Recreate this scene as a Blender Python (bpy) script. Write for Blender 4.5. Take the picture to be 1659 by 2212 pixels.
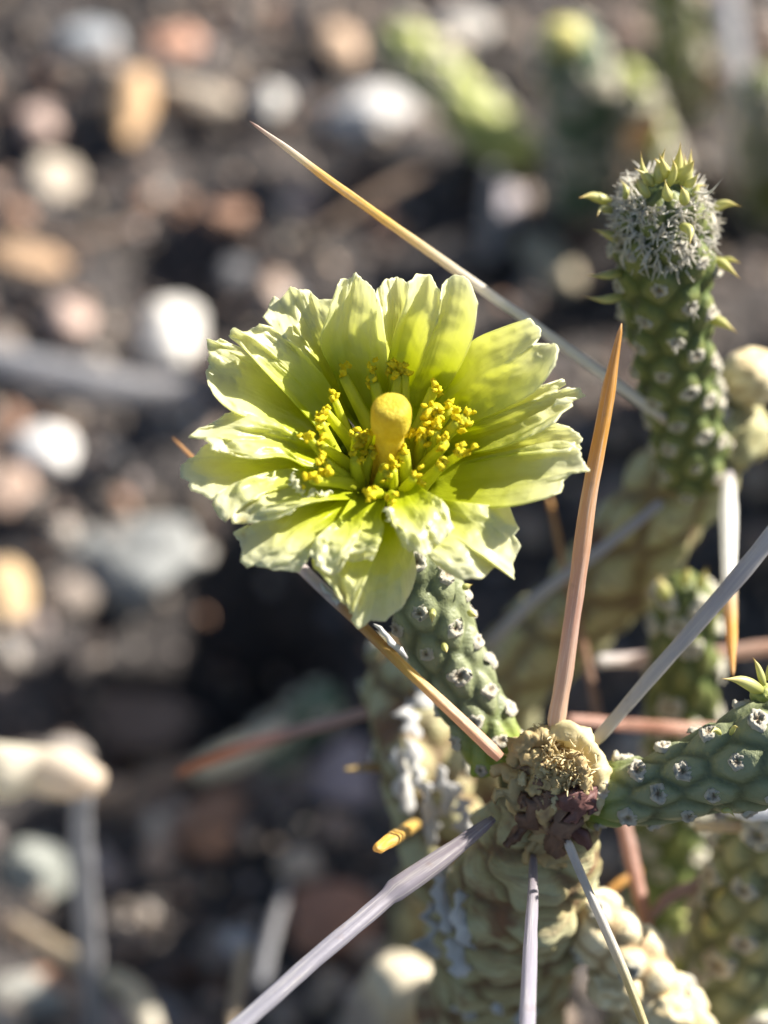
import bpy, math, random
import numpy as np
from mathutils import Vector, Matrix, noise

# ------------------------------------------------------------------ scene, camera, light
sc = bpy.context.scene
for o in list(bpy.data.objects):
    bpy.data.objects.remove(o, do_unlink=True)
random.seed(7)
rng = np.random.default_rng(7)
S = 0.01                                   # all building is done in centimetres
PITCH = math.radians(50)
DF, FW = 14.0, 3.8                         # focus distance and frame width there (cm)
CAMD = 25.0                                # distance to the ground along the view axis
FWD = np.array([0, math.cos(PITCH), -math.sin(PITCH)])
RIGHT = np.array([1.0, 0, 0])
UP = np.array([0, math.sin(PITCH), math.cos(PITCH)])
CAM = -FWD * CAMD                          # view axis meets the ground at the origin
KPX = FW / (1659.0 * DF)

cam = bpy.data.cameras.new('camera')
camo = bpy.data.objects.new('camera', cam)
sc.collection.objects.link(camo)
camo.location = CAM * S
camo.rotation_euler = (math.pi / 2 - PITCH, 0, 0)
cam.sensor_fit = 'HORIZONTAL'
cam.sensor_width = 36
cam.lens = 36 * DF / FW
cam.clip_start = 0.005
cam.clip_end = 100
cam.dof.use_dof = True
cam.dof.focus_distance = (DF + 0.12) * S
APERTURE = 0.40                            # cm, diameter of the opening
cam.dof.aperture_fstop = cam.lens / (APERTURE * 10)
sc.camera = camo

SUN_AZ, SUN_EL = math.radians(61), math.radians(33)
w = bpy.data.worlds.new('World')
sc.world = w
w.use_nodes = True
wn = w.node_tree
sky = wn.nodes.new('ShaderNodeTexSky')
sky.sky_type = 'NISHITA'
sky.sun_disc = False
sky.sun_elevation = SUN_EL
sky.sun_rotation = SUN_AZ
bg = wn.nodes['Background']
bg.inputs[1].default_value = 0.052
wn.links.new(sky.outputs[0], bg.inputs[0])
sl = bpy.data.lights.new('sun', 'SUN')
sl.energy = 5.0
sl.angle = math.radians(0.5)
sl.color = (1.0, 0.95, 0.87)
suno = bpy.data.objects.new('sun', sl)
sc.collection.objects.link(suno)
SUNV = Vector((math.sin(SUN_AZ) * math.cos(SUN_EL), math.cos(SUN_AZ) * math.cos(SUN_EL), math.sin(SUN_EL)))
suno.rotation_euler = SUNV.to_track_quat('Z', 'Y').to_euler()
sc.view_settings.view_transform = 'Standard'
sc.view_settings.look = 'None'
sc.view_settings.exposure = 1.4
sc.view_settings.gamma = 1
sc.cycles.use_denoising = True
sc.cycles.max_bounces = 10
sc.cycles.diffuse_bounces = 6
sc.cycles.transmission_bounces = 8
sc.cycles.sample_clamp_indirect = 6

# ------------------------------------------------------------------ helpers
def P(px, py, d):
    """point of the place at depth d cm behind the focus plane (1659 x 2212 picture grid)"""
    D = DF + d
    return CAM + D * (FWD + RIGHT * (px - 829.5) * KPX + UP * (1106 - py) * KPX)

def G(px, py, z=0.0):
    r = FWD + RIGHT * (px - 829.5) * KPX + UP * (1106 - py) * KPX
    t = (z - CAM[2]) / r[2]
    return CAM + r * t, t                   # point, depth from the camera

def nz(p, f=1.0, oct=3):
    return noise.fractal(Vector((p[0] * f, p[1] * f, p[2] * f)), 1.0, 2.0, oct)

class N:                                    # tiny material builder
    def __init__(s, name):
        s.m = bpy.data.materials.new(name); s.m.use_nodes = True
        s.t = s.m.node_tree; s.b = s.t.nodes['Principled BSDF']; s.out = s.t.nodes['Material Output']
    def add(s, kind, **kw):
        n = s.t.nodes.new('ShaderNode' + kind)
        for k, v in kw.items(): setattr(n, k, v)
        return n
    def ln(s, a, b): s.t.links.new(a, b)
    def attr(s, name, col=False):
        n = s.add('Attribute'); n.attribute_name = name
        return n.outputs['Color' if col else 'Fac']
    def ramp(s, fac, stops, interp='LINEAR'):
        n = s.add('ValToRGB'); n.color_ramp.interpolation = interp
        e = n.color_ramp.elements
        while len(e) > 1: e.remove(e[-1])
        e[0].position = stops[0][0]; e[0].color = (*stops[0][1], 1)
        for p, c in stops[1:]:
            k = e.new(p); k.color = (*c, 1)
        if fac is not None: s.ln(fac, n.inputs[0])
        return n.outputs[0]
    def coord(s): return s.add('TexCoord').outputs['Object']
    def noise(s, vec, scale, detail=4, rough=0.6):
        n = s.add('TexNoise'); n.inputs['Scale'].default_value = scale
        n.inputs['Detail'].default_value = detail; n.inputs['Roughness'].default_value = rough
        if vec is not None: s.ln(vec, n.inputs['Vector'])
        return n.outputs['Fac']
    def xyz(s, x, y, z=None):
        n = s.add('CombineXYZ'); s.ln(x, n.inputs[0]); s.ln(y, n.inputs[1])
        if z is not None: s.ln(z, n.inputs[2])
        return n.outputs[0]
    def math(s, op, a, b=0.0):
        n = s.add('Math', operation=op)
        for i, v in enumerate((a, b)):
            if isinstance(v, (int, float)): n.inputs[i].default_value = v
            else: s.ln(v, n.inputs[i])
        return n.outputs[0]
    def mix(s, fac, a, b, mode='MIX'):
        n = s.add('MixRGB', blend_type=mode)
        for i, v in enumerate((fac, a, b)):
            if isinstance(v, (int, float)): n.inputs[i].default_value = v
            elif isinstance(v, tuple): n.inputs[i].default_value = (*v, 1)
            else: s.ln(v, n.inputs[i])
        return n.outputs[0]
    def bump(s, h, strength, dist):
        n = s.add('Bump'); n.inputs['Strength'].default_value = strength
        n.inputs['Distance'].default_value = dist
        s.ln(h, n.inputs['Height']); s.ln(n.outputs[0], s.b.inputs['Normal'])
        return n.outputs[0]
    def base(s, c): s.ln(c, s.b.inputs['Base Color'])
    def rough(s, r, spec=0.5):
        s.b.inputs['Roughness'].default_value = r
        s.b.inputs['Specular IOR Level'].default_value = spec

def mk(name, V, F, mats, parent=None, org=None, smooth=True, attrs=None, mi=None, kind=None, label=None):
    V = np.asarray(V, float)
    if org is not None: V = V - np.asarray(org)
    me = bpy.data.meshes.new(name)
    me.from_pydata((V * S).tolist(), [], F if isinstance(F, list) else F.tolist())
    if not isinstance(mats, (list, tuple)): mats = [mats]
    for m in mats: me.materials.append(m)
    if mi is not None: me.polygons.foreach_set('material_index', mi)
    if smooth: me.polygons.foreach_set('use_smooth', [True] * len(me.polygons))
    for k, a in (attrs or {}).items():
        a = np.asarray(a, float)
        if a.ndim == 1:
            me.attributes.new(k, 'FLOAT', 'POINT').data.foreach_set('value', a)
        else:
            c = np.ones((len(a), 4)); c[:, :3] = a
            me.attributes.new(k, 'FLOAT_COLOR', 'POINT').data.foreach_set('color', c.ravel())
    me.update()
    o = bpy.data.objects.new(name, me)
    sc.collection.objects.link(o)
    if parent is not None: o.parent = parent
    elif org is not None: o.location = np.asarray(org) * S
    if kind: o['kind'] = kind
    if label: o['label'] = label
    return o

def inst(name, me, loc, X, Y, Z, scale, parent, org):
    """one more object on shared mesh data (authored in cm*S)"""
    o = bpy.data.objects.new(name, me)
    sc.collection.objects.link(o)
    o.parent = parent
    M = Matrix.Identity(4)
    for i in range(3):
        M[i][0], M[i][1], M[i][2] = X[i] * scale, Y[i] * scale, Z[i] * scale
        M[i][3] = (loc[i] - org[i]) * S
    o.matrix_local = M
    return o

def thing(name, label, cat, base, group=None):
    o = bpy.data.objects.new(name, None)
    sc.collection.objects.link(o)
    o.empty_display_size = 0.005
    o.location = np.asarray(base) * S
    o['label'] = label; o['category'] = cat
    if group: o['group'] = group
    return o

def tag(o, label, cat, group=None):
    o['label'] = label; o['category'] = cat
    if group: o['group'] = group
    return o

def unit(v):
    v = np.asarray(v, float); return v / (np.linalg.norm(v) + 1e-12)

def resample(pts, n, vals=None):
    """Catmull-Rom through pts, n points evenly spaced by length; vals interpolated along"""
    pts = np.asarray(pts, float); k = len(pts)
    E = np.vstack([2 * pts[0] - pts[1], pts, 2 * pts[-1] - pts[-2]])
    out, par = [], []
    for i in range(k - 1):
        p0, p1, p2, p3 = E[i:i + 4]
        for u in np.linspace(0, 1, 16, endpoint=(i == k - 2)):
            out.append(0.5 * (2 * p1 + (p2 - p0) * u + (2 * p0 - 5 * p1 + 4 * p2 - p3) * u * u + (3 * p1 - p0 - 3 * p2 + p3) * u ** 3))
            par.append(i + u)
    out = np.array(out); par = np.array(par)
    L = np.concatenate([[0], np.cumsum(np.linalg.norm(np.diff(out, axis=0), axis=1))])
    tt = np.linspace(0, L[-1], n)
    q = np.stack([np.interp(tt, L, out[:, j]) for j in range(pts.shape[1])], 1)
    if vals is None: return q, L[-1]
    return q, L[-1], np.interp(np.interp(tt, L, par), np.arange(k), vals)

def frames(pts):
    T = np.gradient(pts, axis=0); T /= np.linalg.norm(T, axis=1)[:, None]
    a = np.array([0, 0, 1.0]) if abs(T[0][2]) < 0.9 else np.array([1.0, 0, 0])
    A = [unit(np.cross(T[0], a))]
    for i in range(1, len(pts)):
        v = A[-1] - T[i] * np.dot(A[-1], T[i]); A.append(unit(v))
    A = np.array(A); B = np.cross(T, A)
    return T, A, B

def tube_geo(pts, R, ns=12, cap=True):
    """R: (n,) or (n,ns) radii"""
    n = len(pts); T, A, B = frames(pts)
    th = np.linspace(0, 2 * np.pi, ns, endpoint=False)
    R = np.asarray(R, float)
    if R.ndim == 1: R = np.repeat(R[:, None], ns, 1)
    V = pts[:, None, :] + R[:, :, None] * (A[:, None, :] * np.cos(th)[None, :, None] + B[:, None, :] * np.sin(th)[None, :, None])
    V = V.reshape(-1, 3)
    F = []
    for i in range(n - 1):
        for j in range(ns):
            k = (j + 1) % ns
            F.append((i * ns + j, i * ns + k, (i + 1) * ns + k, (i + 1) * ns + j))
    if cap:
        F.append(tuple(range(ns - 1, -1, -1))); F.append(tuple(range((n - 1) * ns, n * ns)))
    t = np.repeat(np.linspace(0, 1, n), ns)
    s = np.tile(0.5 + 0.5 * np.cos(th), n)
    return V, F, t, s

# ------------------------------------------------------------------ materials
def mat_petal():
    n = N('petal_yellow_green')
    pt, ps = n.attr('pt'), n.attr('ps')
    oc = n.coord()
    vein = n.noise(n.xyz(n.math('MULTIPLY', ps, 34), n.math('MULTIPLY', pt, 2.2)), 1.0, 4)
    blot = n.noise(oc, 260, 4)
    tt = n.math('ADD', pt, n.math('MULTIPLY', n.math('SUBTRACT', blot, 0.5), 0.35))
    col = n.ramp(tt, [(0.0, (0.34, 0.40, 0.006)), (0.46, (0.55, 0.60, 0.025)), (0.64, (0.75, 0.77, 0.20)), (0.82, (0.86, 0.85, 0.50)), (1.0, (0.88, 0.87, 0.62))])
    col = n.mix(n.math('MULTIPLY', n.ramp(vein, [(0.45, (0, 0, 0)), (0.8, (1, 1, 1))]), 0.14), col, (0.56, 0.60, 0.12))
    spots = n.noise(oc, 520, 2)
    edge = n.math('MULTIPLY', n.ramp(spots, [(0.66, (0, 0, 0)), (0.72, (1, 1, 1))]), n.ramp(pt, [(0.8, (0, 0, 0)), (1.0, (0.7, 0.7, 0.7))]))
    col = n.mix(edge, col, (0.50, 0.36, 0.05))
    n.base(col); n.rough(0.36, 0.5)
    fine = n.noise(oc, 2600, 3, 0.7)
    h = n.math('ADD', n.math('MULTIPLY', vein, 0.10), n.math('ADD', n.math('MULTIPLY', fine, 0.55), n.math('MULTIPLY', blot, 1.2)))
    nb = n.bump(h, 0.5, 0.00012)
    tr = n.add('BsdfTranslucent')
    n.ln(n.mix(1.0, n.ramp(tt, [(0.0, (0.54, 0.60, 0.006)), (0.46, (0.79, 0.83, 0.04)), (0.66, (0.91, 0.92, 0.32)), (1.0, (0.96, 0.95, 0.70))]), n.mix(0.12, (1, 1, 1), vein), 'MULTIPLY'), tr.inputs[0])
    n.ln(nb, tr.inputs[1])
    mx = n.add('MixShader'); mx.inputs[0].default_value = 0.58
    n.ln(n.b.outputs[0], mx.inputs[1]); n.ln(tr.outputs[0], mx.inputs[2]); n.ln(mx.outputs[0], n.out.inputs[0])
    return n.m

def mat_soft(name, c1, c2, trc, trf, rough=0.5, scale=300, bump=0.4):
    n = N(name); oc = n.coord()
    f = n.noise(oc, scale, 4)
    n.base(n.ramp(f, [(0.3, c1), (0.7, c2)])); n.rough(rough, 0.4)
    nb = n.bump(n.noise(oc, scale * 5, 3), bump, 0.0001)
    if trf > 0:
        tr = n.add('BsdfTranslucent'); tr.inputs[0].default_value = (*trc, 1); n.ln(nb, tr.inputs[1])
        mx = n.add('MixShader'); mx.inputs[0].default_value = trf
        n.ln(n.b.outputs[0], mx.inputs[1]); n.ln(tr.outputs[0], mx.inputs[2]); n.ln(mx.outputs[0], n.out.inputs[0])
    return n.m

def mat_spine(name, stops, rough=0.38, streak=0.35, pale=(0.80, 0.76, 0.68), glow=0.40):
    n = N(name)
    pt, ps, pa = n.attr('pt'), n.attr('ps'), n.attr('pa')
    col = n.ramp(pt, stops)
    st = n.noise(n.xyz(n.math('MULTIPLY', pt, 6), n.math('MULTIPLY', ps, 7), n.math('MULTIPLY', pa, 7)), 1.0, 4, 0.65)
    col = n.mix(n.math('MULTIPLY', n.ramp(st, [(0.48, (0, 0, 0)), (0.68, (1, 1, 1))]), streak), col, pale)
    sp = n.noise(n.coord(), 900, 3)
    col = n.mix(n.math('MULTIPLY', n.ramp(sp, [(0.60, (0, 0, 0)), (0.75, (1, 1, 1))]), 0.3), col, (0.22, 0.12, 0.07))
    n.base(col); n.rough(rough, 0.5)
    nb = n.bump(n.math('ADD', st, n.math('MULTIPLY', n.noise(n.coord(), 2000, 2), 0.3)), 0.35, 0.0002)
    tr = n.add('BsdfTranslucent'); n.ln(n.mix(0.25, col, (1, 1, 1)), tr.inputs[0]); n.ln(nb, tr.inputs[1])
    mx = n.add('MixShader'); mx.inputs[0].default_value = glow
    n.ln(n.b.outputs[0], mx.inputs[1]); n.ln(tr.outputs[0], mx.inputs[2]); n.ln(mx.outputs[0], n.out.inputs[0])
    return n.m

def mat_skin(name, c_lo, c_mid, c_hi, patch=None, rough=0.5, young=None):
    """waxy cactus skin: 'h' is the height of the tubercle, 'pt' runs along the joint"""
    n = N(name); oc = n.coord()
    h = n.attr('h')
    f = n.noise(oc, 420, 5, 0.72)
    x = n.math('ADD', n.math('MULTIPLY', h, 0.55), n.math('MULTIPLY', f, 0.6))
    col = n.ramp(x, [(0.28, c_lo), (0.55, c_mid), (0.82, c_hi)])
    if young: col = n.mix(n.ramp(n.attr('pt'), [(0.0, (1, 1, 1)), (0.22, (0, 0, 0))]), col, young)
    if patch:
        pf = n.noise(oc, 170, 4)
        col = n.mix(n.ramp(pf, [(patch[1], (0, 0, 0)), (patch[1] + 0.08, (1, 1, 1))]), col, patch[0])
    n.base(col); n.rough(rough, 0.4)
    hh = n.math('ADD', n.noise(oc, 2600, 3), f)
    if patch:
        wr = n.noise(n.xyz(n.math('MULTIPLY', n.attr('pl'), 26), n.math('MULTIPLY', n.attr('pa'), 3)), 1.0, 4, 0.7)
        hh = n.math('ADD', hh, n.math('MULTIPLY', wr, 3.5))
        n.base(n.mix(n.math('MULTIPLY', n.ramp(wr, [(0.5, (0, 0, 0)), (0.62, (1, 1, 1))]), 0.45), col, patch[0]))
    n.bump(hh, 0.45, 0.00022)
    return n.m

def mat_var(name, rough=0.85, scale=350, bump=0.6, dist=0.0005):
    """stone or gravel: colour of each stone in the attribute 'col', grain on top"""
    n = N(name); oc = n.coord()
    c = n.attr('col', True)
    f = n.noise(oc, scale, 6, 0.7)
    c2 = n.mix(1.0, c, n.ramp(f, [(0.3, (0.55, 0.52, 0.50)), (0.5, (1, 1, 1)), (0.75, (1.25, 1.2, 1.15))]), 'MULTIPLY')
    n.base(c2); n.rough(rough, 0.3)
    n.bump(f, bump, dist)
    return n.m

def mat_soil():
    n = N('soil'); oc = n.coord()
    a = n.noise(oc, 60, 6, 0.7); b = n.noise(oc, 420, 5, 0.7)
    x = n.math('ADD', n.math('MULTIPLY', a, 0.5), n.math('MULTIPLY', b, 0.5))
    n.base(n.ramp(x, [(0.32, (0.026, 0.024, 0.024)), (0.5, (0.064, 0.057, 0.055)), (0.68, (0.15, 0.13, 0.12))]))
    n.rough(0.95, 0.2); n.bump(b, 0.8, 0.0012)
    return n.m

M_PETAL = mat_petal()
M_PIST = mat_soft('pistil_amber', (0.58, 0.44, 0.020), (0.76, 0.62, 0.07), (0.85, 0.66, 0.05), 0.30, 0.62, 1200, 0.9)
M_FIL = mat_soft('filament_green', (0.52, 0.56, 0.02), (0.66, 0.68, 0.06), (0.80, 0.82, 0.05), 0.45, 0.45, 700)
M_ANTH = mat_soft('anther_yellow', (0.90, 0.70, 0.004), (0.96, 0.85, 0.03), (0.97, 0.86, 0.02), 0.35, 0.7, 2500, 0.8)
M_CUP = mat_soft('throat_green', (0.24, 0.30, 0.008), (0.38, 0.43, 0.02), (0.5, 0.6, 0.02), 0.35, 0.5, 500)
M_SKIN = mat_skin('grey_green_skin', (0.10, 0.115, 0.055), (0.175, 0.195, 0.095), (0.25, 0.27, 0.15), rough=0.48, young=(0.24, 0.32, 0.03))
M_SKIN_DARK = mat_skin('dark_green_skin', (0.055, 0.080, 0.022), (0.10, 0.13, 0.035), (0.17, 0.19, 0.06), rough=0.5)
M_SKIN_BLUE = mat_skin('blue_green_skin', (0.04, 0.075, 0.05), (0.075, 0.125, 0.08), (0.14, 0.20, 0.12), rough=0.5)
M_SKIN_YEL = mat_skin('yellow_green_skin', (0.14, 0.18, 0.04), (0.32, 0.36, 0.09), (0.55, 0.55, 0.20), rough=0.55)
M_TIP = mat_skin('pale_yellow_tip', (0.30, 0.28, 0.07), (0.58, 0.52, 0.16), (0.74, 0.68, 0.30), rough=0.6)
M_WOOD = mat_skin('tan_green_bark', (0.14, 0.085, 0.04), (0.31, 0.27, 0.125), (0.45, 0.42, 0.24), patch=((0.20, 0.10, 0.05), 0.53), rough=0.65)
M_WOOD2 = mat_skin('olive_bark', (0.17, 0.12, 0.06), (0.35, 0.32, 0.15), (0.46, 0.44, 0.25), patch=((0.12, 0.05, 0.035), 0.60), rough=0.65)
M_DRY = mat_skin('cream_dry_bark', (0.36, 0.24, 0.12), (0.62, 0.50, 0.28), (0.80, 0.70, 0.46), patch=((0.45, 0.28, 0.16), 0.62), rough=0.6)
M_FLAKE = mat_soft('silvery_flake', (0.48, 0.46, 0.43), (0.80, 0.79, 0.77), (0.7, 0.68, 0.62), 0.3, 0.4, 400)
M_WOOL = mat_soft('white_wool', (0.62, 0.58, 0.50), (0.82, 0.79, 0.72), (0.8, 0.76, 0.66), 0.35, 0.9, 900)
M_TUFT = mat_soft('straw_tuft', (0.62, 0.48, 0.24), (0.84, 0.74, 0.46), (0.8, 0.68, 0.4), 0.3, 0.6, 900)
M_STONE = mat_var('stone_grain')
M_GRAVEL = mat_var('gravel_grain', 0.9, 500)
M_SOIL = mat_soil()

def mat_areole():
    n = N('areole_felt'); oc = n.coord()
    f = n.noise(oc, 3000, 3)
    c = n.ramp(n.math('ADD', n.attr('pt'), n.math('MULTIPLY', n.math('SUBTRACT', f, 0.5), 0.5)),
               [(0.10, (0.36, 0.26, 0.17)), (0.30, (0.54, 0.46, 0.34)), (0.6, (0.70, 0.65, 0.53)), (1.0, (0.62, 0.58, 0.46))])
    n.base(c); n.rough(0.95, 0.1); n.bump(f, 0.8, 0.0001)
    return n.m
M_AREOLE = mat_areole()

def mat_leaf():
    n = N('leaf_yellow_green')
    n.base(n.ramp(n.attr('pt'), [(0.0, (0.34, 0.36, 0.10)), (0.45, (0.62, 0.60, 0.24)), (0.8, (0.70, 0.56, 0.22)), (1.0, (0.45, 0.20, 0.05))]))
    n.rough(0.4, 0.5)
    tr = n.add('BsdfTranslucent'); tr.inputs[0].default_value = (0.6, 0.6, 0.15, 1)
    mx = n.add('MixShader'); mx.inputs[0].default_value = 0.3
    n.ln(n.b.outputs[0], mx.inputs[1]); n.ln(tr.outputs[0], mx.inputs[2]); n.ln(mx.outputs[0], n.out.inputs[0])
    return n.m
M_LEAF = mat_leaf()

WHITE, GREY, LILAC = (0.84, 0.81, 0.77), (0.58, 0.56, 0.54), (0.48, 0.45, 0.48)
ORANGE, PINK, BROWN = (0.66, 0.34, 0.065), (0.60, 0.36, 0.25), (0.40, 0.17, 0.07)
YEL = (0.76, 0.50, 0.11)

# ------------------------------------------------------------------ ground, gravel
HOLE = [(G(480, 1420)[0], 1.25, 1.7), (G(330, 560)[0], .8, .45), (G(560, 1250)[0], .6, .7), (G(430, 1960)[0], .9, .5)]  # first, deepest hollow is added so low sun leaves a dark void
def gz(x, y):
    z = 0.38 * nz((x, y, 0), 0.6, 4)
    for c, r, dpt in HOLE: z -= dpt * math.exp(-(((x - c[0]) ** 2 + (y - c[1]) ** 2) / r ** 2) ** 1.5)
    return z
def ground():
    g = np.concatenate([-np.geomspace(2000, 9.2, 18), np.linspace(-9, 9, 151), np.geomspace(9.2, 2000, 18)])
    X, Y = np.meshgrid(g, g + 1.0)
    V = np.stack([X.ravel(), Y.ravel(), np.zeros(X.size)], 1)
    for i, v in enumerate(V):
        V[i][2] = gz(v[0], v[1]) + 0.05 * nz((v[0], v[1], 3), 3.0, 2) if max(abs(v[0]), abs(v[1])) < 60 else 0
    n = len(g); i, j = np.meshgrid(np.arange(n - 1), np.arange(n - 1), indexing='ij')
    a = (i * n + j).ravel()
    F = np.stack([a, a + 1, a + n + 1, a + n], 1)
    return mk('ground', V, F, M_SOIL, kind='structure')
GROUND = ground()


import bmesh
def ico(sub):
    bm = bmesh.new(); bmesh.ops.create_icosphere(bm, subdivisions=sub, radius=1)
    V = np.array([v.co[:] for v in bm.verts]); F = np.array([[v.index for v in f.verts] for f in bm.faces]); bm.free()
    return V, F
ICO = {k: ico(k) for k in (1, 2, 3, 4, 5)}

STONES = [(0.24, 0.20, 0.17), (0.36, 0.28, 0.22), (0.15, 0.12, 0.11), (0.52, 0.42, 0.33), (0.42, 0.25, 0.17),
          (0.52, 0.46, 0.40), (0.15, 0.15, 0.16), (0.29, 0.21, 0.17), (0.36, 0.30, 0.28), (0.12, 0.10, 0.09)]

def gravel(n):
    bv, bf = ICO[1]
    VV, FF, CC = [], [], []
    for k in range(n):
        x, y = rng.uniform(-8, 8), rng.uniform(-6.5, 8)
        r = 0.035 + 0.10 * rng.random() ** 2.2
        q = np.linalg.qr(rng.normal(size=(3, 3)))[0]
        sc3 = np.array([1, rng.uniform(.6, 1), rng.uniform(.45, .9)])
        v = (bv * (1 + rng.uniform(-.18, .18, (len(bv), 1))) * sc3) @ q * r
        v += (x, y, gz(x, y) + r * .25)
        FF.append(bf + len(bv) * k); VV.append(v)
        c = np.array(STONES[rng.integers(len(STONES))]) * rng.uniform(.35, 1.0)
        CC.append(np.repeat(c[None], len(bv), 0))
    o = mk('gravel', np.vstack(VV), np.vstack(FF), M_GRAVEL, smooth=True, attrs={'col': np.vstack(CC)}, kind='stuff')
    tag(o, 'fine grey and brown gravel covering the soil', 'gravel')
gravel(6500)

def stone_geo(seed, sub, dims, rough=0.16, facet=0.0):
    bv, bf = ICO[sub]
    v = bv.copy(); off = np.array([seed * 7.3, seed * 3.1, seed * 1.7])
    for i, p in enumerate(bv):
        v[i] = p * (1 + rough * 1.6 * nz(p + off, 0.9, 2) + rough * .5 * nz(p + off, 2.6, 3))
    rs = np.random.default_rng(seed)
    for _ in range(int(facet)):                       # knock flat faces off the stone
        nrm = unit(rs.normal(size=3)); c = rs.uniform(.62, .85)
        dd = v @ nrm; k = dd > c
        v[k] -= nrm * (dd[k] - c)[:, None] * 0.85
    return v * np.array(dims), bf

# mid-size pebbles lying all over the ground: parts of the ground
PEB = []
for k in range(12):
    c = STONES[k % len(STONES)]
    V, F = stone_geo(100 + k, 2, (1, .8, .62), 0.2, 3)
    me_o = mk('pebble', V, F, M_STONE, parent=GROUND, attrs={'col': np.repeat(np.array(c)[None] * 1.1, len(V), 0)})
    PEB.append(me_o.data); bpy.data.objects.remove(me_o)
def pebble(x, y, r, me):
    a = rng.uniform(0, 6.28)
    X = np.array([math.cos(a), math.sin(a), rng.uniform(-.3, .3)]); X = unit(X)
    Z = unit(np.array([rng.uniform(-.3, .3), rng.uniform(-.3, .3), 1])); Y = unit(np.cross(Z, X)); Z = np.cross(X, Y)
    inst('pebble', me, (x, y, gz(x, y) + r * .3), X, Y, Z, r, GROUND, (0, 0, 0))
cnt = 0
while cnt < 280:
    px, py = rng.uniform(-150, 1810), rng.uniform(-150, 2300)
    g, t = G(px, py)
    r = 0.09 + 0.17 * rng.random() ** 1.7
    pebble(g[0], g[1], r, PEB[rng.integers(len(PEB))]); cnt += 1

def stone(px, py, rx, ry, col, label, seed, tall=0.7, facet=3, rot=0.0, sub=4, name='stone', lift=0.0):
    """a stone seen rx x ry (picture units) across, lying on the ground"""
    g, t = G(px, py)
    k = t * KPX
    a, b = rx * k, ry * k
    V, F = stone_geo(seed, sub, (a, b * 1.05, min(a, b) * tall), 0.17, facet)
    c, s_ = math.cos(rot), math.sin(rot)
    V = V @ np.array([[c, s_, 0], [-s_, c, 0], [0, 0, 1]])
    z = gz(g[0], g[1]) + min(a, b) * tall * .45 + lift
    g2, _ = G(px, py, z)
    o = mk(name, V + g2, F, M_STONE, org=g2, attrs={'col': np.repeat(np.array(col)[None], len(V), 0)})
    tag(o, label, 'stone', 'larger stones on the gravel')
    return o

CR, OC, PK, WH = (0.62, 0.53, 0.42), (0.56, 0.37, 0.21), (0.58, 0.43, 0.36), (0.68, 0.65, 0.60)
stone(95, 268, 50, 52, PK, 'pinkish white round stone, upper of two touching at far left', 1)
stone(118, 392, 66, 62, CR, 'cream stone below the pinkish white one at far left', 2)
stone(285, 225, 46, 100, OC, 'tall ochre stone left of the curved tan stone', 3, 0.9)
stone(372, 98, 62, 45, (0.58, 0.33, 0.23), 'salmon orange stone near the top left', 4, rot=.5)
stone(430, 212, 88, 36, (0.50, 0.42, 0.33), 'long curved tan stone right of the tall ochre stone', 5, rot=-.3)
stone(585, 218, 36, 38, WH, 'small white round stone left of the long spine tip', 6)
stone(800, 262, 98, 74, (0.60, 0.58, 0.56), 'big pale grey stone below the blurred green joint', 7, facet=5)
stone(150, 690, 52, 50, PK, 'pale pink stone above the blue grey twig', 8)
stone(372, 735, 66, 98, WH, 'tall chalky white stone left of the flower', 9, 0.9, rot=.1)
stone(98, 975, 72, 66, (0.74, 0.72, 0.69), 'bright white quartz stone at the left edge', 10, facet=5)
stone(14, 1285, 48, 105, (0.66, 0.47, 0.26), 'golden tan stone cut by the left edge', 11)
stone(290, 1205, 165, 140, (0.27, 0.275, 0.265), 'large dark grey rock left below the flower', 12, 0.75, facet=7, sub=5, name='rock')
stone(390, 1182, 62, 40, (0.50, 0.48, 0.44), 'light grey piece added as the bright facet of the large dark rock', 13, rot=-.5, lift=0.32)  # added lighter piece standing for the bright facet of the rock
stone(55, 560, 95, 42, (0.52, 0.35, 0.22), 'long orange brown stone at the left edge', 14, rot=-.3)
stone(180, 95, 75, 50, (0.34, 0.36, 0.38), 'blue grey stone in the upper left corner', 15)
stone(470, 1790, 76, 74, (0.40, 0.22, 0.14), 'round red brown stone under the dry stalk', 16, 0.9, facet=1)
stone(335, 1790, 30, 40, CR, 'small cream pebble left of the round red stone', 17, name='pebble_stone')
stone(345, 1850, 40, 48, (0.56, 0.40, 0.29), 'peach pebble below the small cream pebble', 18, name='pebble_stone')
stone(738, 1690, 66, 130, (0.42, 0.34, 0.35), 'mauve grey stone beside the woody stem', 19, 0.8, facet=5)
stone(520, 2035, 46, 44, (0.62, 0.61, 0.60), 'white pebble behind the grey diagonal spine', 20, name='pebble_stone')
stone(720, 1985, 95, 100, (0.36, 0.19, 0.13), 'rust brown stone above the grey diagonal spine', 21, 0.6)
stone(75, 1885, 80, 70, (0.33, 0.34, 0.30), 'green grey stone below the bright dry stick', 22)
stone(60, 2150, 90, 55, (0.38, 0.37, 0.33), 'dull grey stone in the lower left corner', 23)
stone(1185, 565, 48, 95, (0.56, 0.48, 0.34), 'slanting straw coloured stone right of the long spine', 24, rot=.6)
stone(650, 440, 42, 38, PK, 'small pink stone under the long spine tip', 25)
stone(600, 640, 40, 50, (0.52, 0.40, 0.32), 'tan pink stone just above the flower', 26)
stone(1010, 60, 70, 45, (0.55, 0.52, 0.48), 'pale stone between the blurred joints at the top', 27)
stone(1090, 440, 42, 60, (0.44, 0.40, 0.42), 'lilac grey stone under the blurred green joint', 28)
stone(240, 1370, 130, 70, (0.26, 0.265, 0.25), 'dark slab leaning below the large grey rock', 29, 0.5, facet=6)
stone(250, 1560, 170, 90, (0.20, 0.15, 0.12), 'flat dark brown stone above the bright dry stick', 30, 0.4)
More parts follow.
